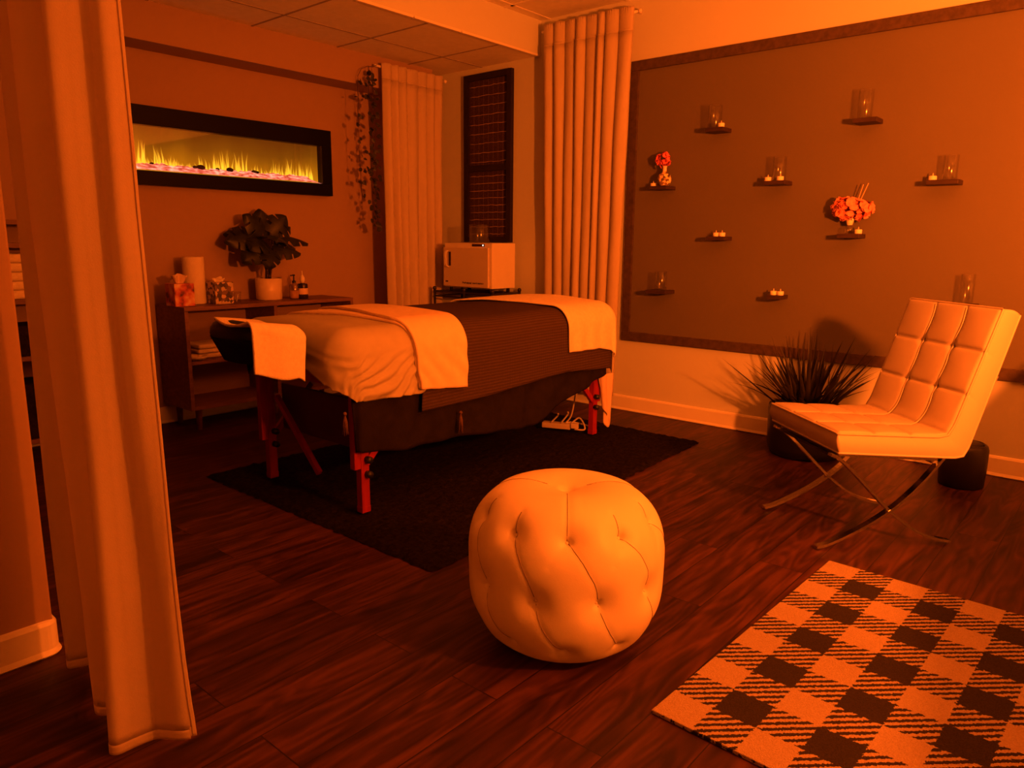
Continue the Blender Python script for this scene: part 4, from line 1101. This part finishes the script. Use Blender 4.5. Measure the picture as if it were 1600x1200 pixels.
tag(cloth('foot_towel', lambda v: (interp(v, [1.95, 2.3, 2.9], [3.050, 3.035, 2.95]), BX1 - SR + interp(v, [2.0, 2.25, 2.5], [.115, .13, .235])),
          lambda s: (hem_near(3.05 + .5 * s, [3.05, 3.32, 3.55], [.482, .478, .43]), far_v - .05), .032, MT['towel'], org=(3.3, 2.6, .45), ni=90, nj=130, wr=tow_wr, solid=.008, flare=.04),
    'cream towel spread over the foot end of the massage table', 'towel')

# towel over the face cradle
G = np.zeros((40, 60, 3))
for i in range(40):
    s = i / 39; x = 1.366 + .215 * s
    for j in range(60):
        t = j / 59
        # path: far side over the top, down the near side
        d = t * .46
        if d < .235:
            y = 2.635 - d; zt = .812 - .020 * math.sin(PI * (d / .235)) * (1 - .7 * s) - .030 * s
            zz_ = zt
        else:
            a = (d - .235) / .03
            if a < PI / 2: y = 2.400 - .03 * math.sin(a); zz_ = .812 - .030 * s - .03 * (1 - math.cos(a))
            else: y = 2.368 + .006 * math.sin(s * 7); zz_ = .812 - .030 * s - .03 - (d - .235 - .03 * PI / 2) * (.90 + .05 * math.sin(s * 5 - 1.2))
        if s > .80: zz_ -= (s - .80) ** 2 * .5
        G[i, j] = (x + .004 * nz(y * 8, zz_ * 8, 1) - (.012 * max(0, .74 - zz_) * 6 * s if zz_ < .74 else 0), y + .004 * nz(x * 12, zz_ * 9, 5), zz_ + .003 * nz(x * 10, y * 10, 2))
tag(build('cradle_towel', MB().grid(G), MT['towel'], None, origin=(1.47, 2.5, .62), solid=.009), 'small cream towel draped over the face cradle of the massage table', 'towel')

# white cloth hanging under the foot end
G = np.zeros((24, 26, 3))
for i in range(24):
    s = i / 23
    for j in range(26):
        t = j / 25
        low = interp(s, [0, .25, .55, .80, 1], [.20, .155, .10, .05, .10])
        zz_ = .37 + (low - .37) * t
        x = 3.415 + .110 * s + .07 * t * (1 - s) - .010 * t + .010 * math.sin(s * 14 + t * 2)
        G[i, j] = (x, 2.290 + .012 * math.sin(s * 11 + t) - .010 * s, zz_)
tag(build('hanging_cloth', MB().grid(G), MT['tissue'], None, origin=(3.53, 2.27, .05), solid=.003), 'pale cloth corner hanging below the foot end of the massage table', 'cloth')

# power strip and cable under the table
ps = thing('power_strip', (3.37, 2.52, .03), 'white power strip with tangled cables on the rug under the table', 'power strip')
build('strip_body', MB().obox((3.36, 2.53, .052), (.36, -.933, 0), (.933, .36, 0), (0, 0, 1), .085, .024, .016), MT['white_cable'], ps, bevel=.004)
m = MB()
cb = [[(3.39, 2.46, .06), (3.43, 2.42, .10), (3.40, 2.36, .05), (3.37, 2.41, .045)], [(3.33, 2.55, .07), (3.35, 2.52, .11), (3.33, 2.50, .13)], [(3.36, 2.50, .07), (3.38, 2.47, .12), (3.37, 2.46, .14)],
      [(3.38, 2.48, .07), (3.46, 2.50, .10), (3.52, 2.52, .20), (3.545, 2.54, .24)], [(3.36, 2.52, .06), (3.42, 2.46, .07), (3.47, 2.38, .05), (3.45, 2.33, .045)]]
for c in cb: m.tube(catmull(c, 6), .005, 6)
build('cable', m, MT['white_cable'], ps)
build('plug', MB().obox((3.385, 2.42, .062), (.5, -.86, 0), (.86, .5, 0), (0, 0, 1), .022, .014, .014), MT['white_cable'], ps, bevel=.003)

# ================================================================== POUF
PC = np.array([1.574, 1.146]); PH, PR = .456, .272
nth, nph = 300, 420
TT = np.linspace(0, 1, nth); PHI = np.linspace(0, 2 * PI, nph, endpoint=False)


def pouf_prof(t):   # t 0 = top centre .. 1 = bottom centre ; superellipse side
    a = PI * t
    r = math.copysign(abs(math.sin(a)) ** .52, math.sin(a)) * PR
    zc = math.copysign(abs(math.cos(a)) ** .66, math.cos(a))
    zv = PH / 2 + zc * PH / 2
    k = 1 - .075 * max(0, (PH / 2 - zv) / (PH / 2)) ** 1.5 - .03 * max(0, (zv - PH / 2) / (PH / 2)) ** 2
    return r * k, zv


prof = np.array([pouf_prof(t) for t in TT])
P0 = np.zeros((nth, nph, 3))
P0[:, :, 0] = prof[:, 0:1] * np.cos(PHI); P0[:, :, 1] = prof[:, 0:1] * np.sin(PHI); P0[:, :, 2] = prof[:, 1:2]
gt = np.gradient(P0, axis=0); gp = np.stack([-np.sin(PHI) * np.ones((nth, 1)), np.cos(PHI) * np.ones((nth, 1)), np.zeros((nth, nph))], 2)
NN = np.cross(gt, gp); NN /= np.linalg.norm(NN, axis=2, keepdims=True) + 1e-12


def surf(t, ph):
    r_, z_ = pouf_prof(t); return np.array([r_ * math.cos(ph), r_ * math.sin(ph), z_])


def t_for_z(zv):
    i = int(np.argmin(np.abs(prof[:, 1] - zv))); return TT[i]


NB = 10
view = math.atan2(-PC[1], -PC[0]) + .02
rows = [(t_for_z(.385), 0.0), (t_for_z(.222), .5), (t_for_z(.075), 0.0)]
btn = [[surf(t_, view + 2 * PI * (k + o_) / NB) for k in range(NB)] for (t_, o_) in rows]
ang = [[view + 2 * PI * (k + o_) / NB for k in range(NB)] for (t_, o_) in rows]
D = np.zeros((nth, nph))
seams = []


def dimple(c, r1, d1, r2, d2):
    q = np.linalg.norm(P0 - c, axis=2); return -d1 * np.exp(-(q / r1) ** 2) - d2 * np.exp(-(q / r2) ** 2)


D += dimple(surf(0, 0), .014, .018, .075, .022)
for k in range(NB):
    D += dimple(btn[0][k], .010, .010, .040, .017)
    D += dimple(btn[1][k], .010, .010, .042, .018)
    D += dimple(btn[2][k], .010, .007, .035, .012)


def crease(t0, p0, t1, p1, dep, wd, seam=True):
    n = 26; pts = []
    for i in range(n + 1):
        f = i / n; pts.append(surf(t0 + (t1 - t0) * f, p0 + (p1 - p0) * f))
    pts = np.array(pts); dm = np.full((nth, nph), 9.0)
    for p in pts:
        dm = np.minimum(dm, ((P0 - p) ** 2).sum(2))
    D[:] -= dep * np.exp(-dm / wd ** 2)
    if seam: seams.append((t0, p0, t1, p1))


for k in range(NB):
    full = k in (0, 3, 7)
    crease(.012 if full else rows[0][0] * .62, ang[0][k], rows[0][0], ang[0][k], .0022, .012)
    crease(rows[0][0], ang[0][k], rows[1][0], ang[1][k], .0016, .011)                       # to the next button anticlockwise
    crease(rows[1][0], ang[1][k], rows[2][0], ang[0][(k + 1) % NB] if k < NB - 1 else ang[0][0] + 2 * PI, .0016, .011)
    crease(rows[0][0], ang[0][k], rows[1][0] * .55 + rows[0][0] * .45, ang[0][k] - PI / NB * .55, .0015, .010, False)
PP = P0 + NN * D[:, :, None]
PP[:, :, 0] += PC[0]; PP[:, :, 1] += PC[1]
PP[:, :, 2] = np.maximum(PP[:, :, 2], .0006)
pf = thing('tufted_pouf', (PC[0], PC[1], 0), 'round white leather pouf with deep button tufts in the foreground', 'pouf')
build('cover', MB().grid(PP, close_j=True), MT['leather'], pf)


def disp_at(t, ph):
    i = min(nth - 1, int(round(t * (nth - 1)))); j = int(round((ph % (2 * PI)) / (2 * PI) * nph)) % nph
    return PP[i, j]


m = MB()
for (t0, p0, t1, p1) in seams:
    pts = [disp_at(t0 + (t1 - t0) * f, p0 + (p1 - p0) * f) for f in np.linspace(0.02, .98, 30)]
    pts = np.array(pts)
    for _ in range(2): pts[1:-1] = (pts[:-2] + 2 * pts[1:-1] + pts[2:]) / 4
    if pts[:, 2].min() < .004: pts[:, 2] = np.maximum(pts[:, 2], .004)
    m.tube(pts, .0011, 5)
build('seam', m, MT['seam'], pf)
for row in range(2):
    for k in range(NB):
        p = disp_at(rows[row][0], ang[row][k])
        build('button', MB().sphere(p, .0065, 10), MT['leather'], pf)
build('button', MB().sphere(disp_at(0, 0) + np.array([0, 0, -.001]), .0085, 10), MT['leather'], pf)

# ================================================================== WHITE TUFTED CHAIR
CO = np.array([2.659, .769, 0]); CA = np.array([.743, -.669, 0]); CA /= np.linalg.norm(CA); CB = np.array([-CA[1], CA[0], 0]); CZ = np.array([0, 0, 1.0])
ch = thing('tufted_chair', (2.98, .77, 0), 'white tufted leather lounge chair on crossed chrome legs at the right', 'chair')


def cw(a, b, z): return CO + CA * a + CB * b + CZ * z


CW = .497


def l_cushion():
    """one L shaped tufted cushion: top line and under line in (a,z), swept across the width"""
    TP = [np.array(p) for p in ((0, .455), (.424, .431), (.568, .886))]
    LP = [np.array(p) for p in ((.010, .378), (.497, .345), (.642, .862))]
    n1, nw_, N3 = 84, 90, 3
    ni = 2 * n1 + 1
    Gt = np.zeros((ni, nw_, 3)); Lo = np.zeros((ni, 2)); NR = np.zeros((ni, 2)); TL = np.zeros((ni, 2))
    def nrm_of(k):
        d = TP[k + 1] - TP[k]; d = d / np.linalg.norm(d); n = np.array([-d[1], d[0]])
        return n if n @ (TP[k] - LP[k]) > 0 else -n
    nA, nB = nrm_of(0), nrm_of(1)
    for i in range(ni):
        k = 0 if i < n1 else 1
        s_ = (i - k * n1) / n1
        L_ = np.linalg.norm(TP[k + 1] - TP[k])
        f = min(1, max(0, (i - n1) / 6 * .5 + .5)); nn_ = nA * (1 - f) + nB * f; nn_ /= np.linalg.norm(nn_)
        c0 = TP[k] + (TP[k + 1] - TP[k]) * s_
        bendr = math.exp(-((i - n1) / 5.0) ** 2); c0 = c0 + (nA + nB) / 2 * .012 * bendr
        TL[i] = c0; NR[i] = nn_; Lo[i] = LP[k] + (LP[k + 1] - LP[k]) * s_
        lb = math.exp(-((i - n1) / 4.0) ** 2); Lo[i] += (nA + nB) / 2 * .012 * lb
        end = s_ * L_ if k == 0 else (1 - s_) * L_
        for j in range(nw_):
            t_ = j / (nw_ - 1); fs = s_ * N3
            ft = t_ * N3 + .10 * math.sin(PI * (fs % 1.0)) * math.sin(PI * t_)
            ds = abs(fs - round(fs)) * L_ / N3; dt = abs(ft - round(ft)) * CW / N3
            ins = 0 < round(fs) < N3; int_ = 0 < round(ft) < N3
            h = .009 * abs(math.sin(PI * fs)) ** .6 * abs(math.sin(PI * ft)) ** .6
            dep = 0
            if ins: dep += .005 * math.exp(-(ds / .006) ** 2)
            if int_: dep += .004 * math.exp(-(dt / .006) ** 2)
            if ins and int_: dep += .012 * math.exp(-((ds * ds + dt * dt) / .016 ** 2))
            rim = .012; e1 = min(t_, 1 - t_) * CW; rd = 0
            if e1 < rim: rd += rim - math.sqrt(max(0, rim ** 2 - (rim - e1) ** 2))
            if end < rim: rd += rim - math.sqrt(max(0, rim ** 2 - (rim - end) ** 2))
            c = c0 + nn_ * (h - dep - min(rd, rim)); Gt[i, j] = cw(c[0], t_ * CW, c[1])
    m = MB(); m.grid(Gt)
    loop = [(0, j) for j in range(nw_)] + [(i, nw_ - 1) for i in range(1, ni)] + [(ni - 1, j) for j in range(nw_ - 2, -1, -1)] + [(i, 0) for i in range(ni - 2, 0, -1)]
    V = []; F = []; K = len(loop); lev = 6
    for l in range(lev + 1):
        f = l / lev
        for (i, j) in loop:
            tp = Gt[i, j]; bt = cw(Lo[i][0], j / (nw_ - 1) * CW, Lo[i][1]); p = tp * (1 - f) + bt * f; bu = .007 * math.sin(PI * f)
            if j == 0: p = p - CB * bu
            if j == nw_ - 1: p = p + CB * bu
            if i == 0: p = p - CA * bu
            if i == ni - 1: p = p + CZ * bu
            V.append(p)
    for l in range(lev):
        for k in range(K): F.append((l * K + k, (l + 1) * K + k, (l + 1) * K + (k + 1) % K, l * K + (k + 1) % K))
    m.add(V, F, True)
    U = np.array([[cw(Lo[i][0], b_, Lo[i][1]) for b_ in (0, CW * .5, CW)] for i in range(ni)]); m.grid(U)
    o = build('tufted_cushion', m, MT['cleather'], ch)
    def rim_path(L2, off):
        P = [cw(*(L2[i][0] - NR[i][0] * off, 0, L2[i][1] - NR[i][1] * off)) for i in range(ni - 1, -1, -3)]
        P += [cw(L2[0][0] - NR[0][0] * off, t_ * CW, L2[0][1] - NR[0][1] * off) for t_ in np.linspace(.02, .98, 12)]
        P += [cw(L2[i][0] - NR[i][0] * off, CW, L2[i][1] - NR[i][1] * off) for i in range(0, ni, 3)]
        P += [cw(L2[-1][0] - NR[-1][0] * off, t_ * CW, L2[-1][1] - NR[-1][1] * off) for t_ in np.linspace(.98, .02, 12)]
        return P + P[:1]
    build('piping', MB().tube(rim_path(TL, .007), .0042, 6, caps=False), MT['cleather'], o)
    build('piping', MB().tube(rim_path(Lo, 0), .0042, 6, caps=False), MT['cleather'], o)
    def gq(i, t_): return Gt[int(i), min(nw_ - 1, max(0, int(round(t_ * (nw_ - 1)))))]
    for k in (0, 1):
        for q in (1, 2):
            i = k * n1 + q * n1 // 3
            for j in (1, 2):
                p = gq(i, j / 3) + (CA * NR[i][0] + CZ * NR[i][1]) * .002
                build('button', MB().sphere(p, .008, 10), MT['cleather'], o)
    for j in (1, 2):
        P = []
        for i in range(2, ni - 1, 2):
            fs = ((i % n1) / n1 * N3) % 1.0
            t_ = j / 3 - .10 / 3 * math.sin(PI * fs) * math.sin(PI * j / 3)
            P.append(gq(i, t_) + (CA * NR[i][0] + CZ * NR[i][1]) * .0030)
        P = np.array(P)
        for _ in range(3): P[1:-1] = (P[:-2] + 2 * P[1:-1] + P[2:]) / 4
        build('welt', MB().tube(P, .0032, 6), MT['cleather'], o)
    return o


l_cushion()
FB0, FB1 = .040, .455
cbar = [(-.022, .012), (.02, .022), (.10, .055), (.20, .108), (.29, .172), (.37, .250), (.435, .330), (.505, .425), (.56, .52), (.61, .64)]
sbar = [(.0, .362), (.03, .350), (.08, .308), (.14, .250), (.20, .190), (.27, .125), (.36, .062), (.44, .028), (.508, .012)]
for bb in (FB0, FB1):
    for nm, cv in (('curved_leg', cbar), ('crossed_leg', sbar)):
        P = catmull([cw(a, bb, zv) for a, zv in cv], 7)
        o = build(nm, MB().ribbon(P, CB, .026 if nm == 'curved_leg' else .024, .010), MT['chrome'], ch)
        tag(o, 'chrome flat bar')
for (a, zv) in ((.03, .352), (.415, .322), (.60, .62)):
    build('cross_rail', MB().ribbon([cw(a, FB0, zv), cw(a, FB1, zv)], CA, .028, .010), MT['chrome'], ch)
m = MB()
for a in np.linspace(.06, .40, 6): m.ribbon([cw(a, FB0 + .01, .366 - .075 * (a - .06)), cw(a, FB1 - .01, .366 - .075 * (a - .06))], CA, .035, .004)
m2 = MB()
for a in (.05, .43): pass
build('seat_strap', m, MT['metal'], ch)
tag(build('strap_rail', MB().ribbon([cw(.03, FB0, .3625), cw(.42, FB0, .333)], CB, .012, .012).ribbon([cw(.03, FB1, .3625), cw(.42, FB1, .333)], CB, .012, .012), MT['chrome'], ch))

# ================================================================== GRASS PLANT AND DARK BIN BEHIND THE CHAIR
gx, gy = 3.93, 1.305
gpn = thing('potted_grass', (gx, gy, 0), 'dark spiky grass plant in a black round pot behind the white chair', 'potted plant')
build('pot', MB().lathe(gx, gy, [(.150, 0), (.175, .006), (.190, .05), (.196, .24), (.192, .262), (.184, .262), (.178, .23), (0, .23)], 40), MT['metal'], gpn)
build('soil', MB().lathe(gx, gy, [(.179, .232), (.09, .24), (0, .243)], 24), MT['soil'], gpn)
rg_ = random.Random(4); m = MB()
for k in range(105):
    a = rg_.uniform(0, 2 * PI); r0 = rg_.uniform(0, .10); tilt = rg_.betavariate(1.1, 1.5) * 1.22; L_ = rg_.uniform(.30, .46)
    d = Vector((math.cos(a) * math.sin(tilt), math.sin(a) * math.sin(tilt), math.cos(tilt)))
    if d.x > 0: d.x *= .42; d.normalize()
    p0 = Vector((gx + r0 * math.cos(a), gy + r0 * math.sin(a), .22)); wv = d.cross(Vector((0, 0, 1))) if tilt > .05 else Vector((1, 0, 0))
    wv.normalize(); rot = rg_.uniform(-.6, .6); wv = (wv * math.cos(rot) + d.cross(wv) * math.sin(rot)).normalized()
    V = []; F = []; n = 8; w0 = rg_.uniform(.008, .015); dr_ = rg_.uniform(.0, .16) * math.sin(tilt)
    for i in range(n):
        u = i / (n - 1); c = p0 + d * (L_ * u) - Vector((0, 0, dr_ * u * u)); wd = w0 * (1 - u ** 2.2) + .0006
        c.x = min(c.x, XW - .03)
        nrm = wv.cross(d)
        V += [c - wv * wd, c + nrm * (-wd * .4), c + wv * wd]
    for i in range(n - 1):
        for j in range(2): F.append((i * 3 + j, i * 3 + j + 1, i * 3 + j + 4, i * 3 + j + 3))
    m.add(V, F, True)
build('grass_blades', m, MT['blade'], gpn)
bn = thing('round_bin', (3.90, .565, 0), 'small black round bin on the floor right of the grass plant behind the chair', 'bin')
build('bin_body', MB().lathe(3.90, .565, [(.085, 0), (.094, .006), (.098, .10), (.098, .178), (.092, .196), (.080, .204), (.078, .19)], 36), MT['metal'], bn)
build('bin_lid', MB().lathe(3.90, .565, [(.079, .198), (.06, .208), (0, .211)], 28), MT['metal'], bn)

# ================================================================== LAMP TABLE (unseen, added to carry the lamp and shade wall and mat)
ct = thing('added_shade_table', (2.0, -.42, 0), 'unseen dark side table added to carry the lamp and shade mat and wall', 'table')
e_ = np.array([.9785, .2055]); n_ = np.array([.2055, -.9785]); c_ = np.array([1.3, -.335])
def tpt(a, b): return c_ + e_ * a + n_ * b
mm = MB().obox((*tpt(1.15, .35), .735), (*e_, 0), (*n_, 0), (0, 0, 1), 1.15, .35, .015)
build('table_top', mm, MT['walnut'], ct, bevel=.003)
for (a, b) in ((.05, .05), (2.25, .05), (.05, .65), (2.25, .65)):
    build('leg', MB().obox((*tpt(a, b), .36), (*e_, 0), (*n_, 0), (0, 0, 1), .022, .022, .36), MT['walnut'], ct)
q = LAMP - LAMP_AIM * .05
tl_ = thing('flood_lamp', (q.x, q.y, .7505), 'round orange flood lamp on a slim stand on the side table', 'lamp')
build('lamp_base', MB().lathe(q.x, q.y, [(.08, .7505), (.08, .765), (.012, .78), (.010, q.z - .04)], 24, capt=True), MT['metal'], tl_)
mm = MB().tube([LAMP - LAMP_AIM * .075, LAMP - LAMP_AIM * .07, LAMP - LAMP_AIM * .03, LAMP - LAMP_AIM * .006, LAMP - LAMP_AIM * .0055], [.03, .05, .088, .09, .001], 28)
build('lamp_head', mm, MT['metal'], tl_)

# ================================================================== SHELVING SEEN THROUGH THE GAP BEYOND THE WALL END
sv = thing('open_shelving', (1.28, 4.28, 0), 'dark wooden open shelving seen through the gap left of the foreground curtain', 'shelving')
for zz in (.08, .50, .78, 1.05, 1.16):
    build('shelf', MB().box(1.05, 1.50, 4.16, 4.42, zz, zz + .022), MT['walnut'], sv)
for x in (1.04, 1.50): build('side_panel', MB().box(x, x + .02, 4.16, 4.42, 0, 1.19), MT['walnut'], sv)
m = MB()
for i in range(5): m.box(1.10, 1.46, 4.18, 4.40, .8025 + .044 * i, .845 + .044 * i, .014)
tag(build('towel_stack', m, MT['towel'], None, origin=(1.28, 4.29, .8025)), 'stack of folded pale towels on the shelving beyond the wall end', 'towels')
for q, (zz, hh, lb) in enumerate(((.5225, .15, 'dark basket on the middle shelf beyond the wall end'), (.1025, .28, 'dark tall basket on the lowest shelf beyond the wall end'))):
    b_ = MB().box(1.10, 1.46, 4.175, 4.40, zz, zz + hh, .006)
    tag(build('storage_basket', b_, MT['soil'], None, origin=(1.28, 4.29, zz)), lb, 'basket')

for o in bpy.data.objects:
    if '_o' in o: del o['_o']
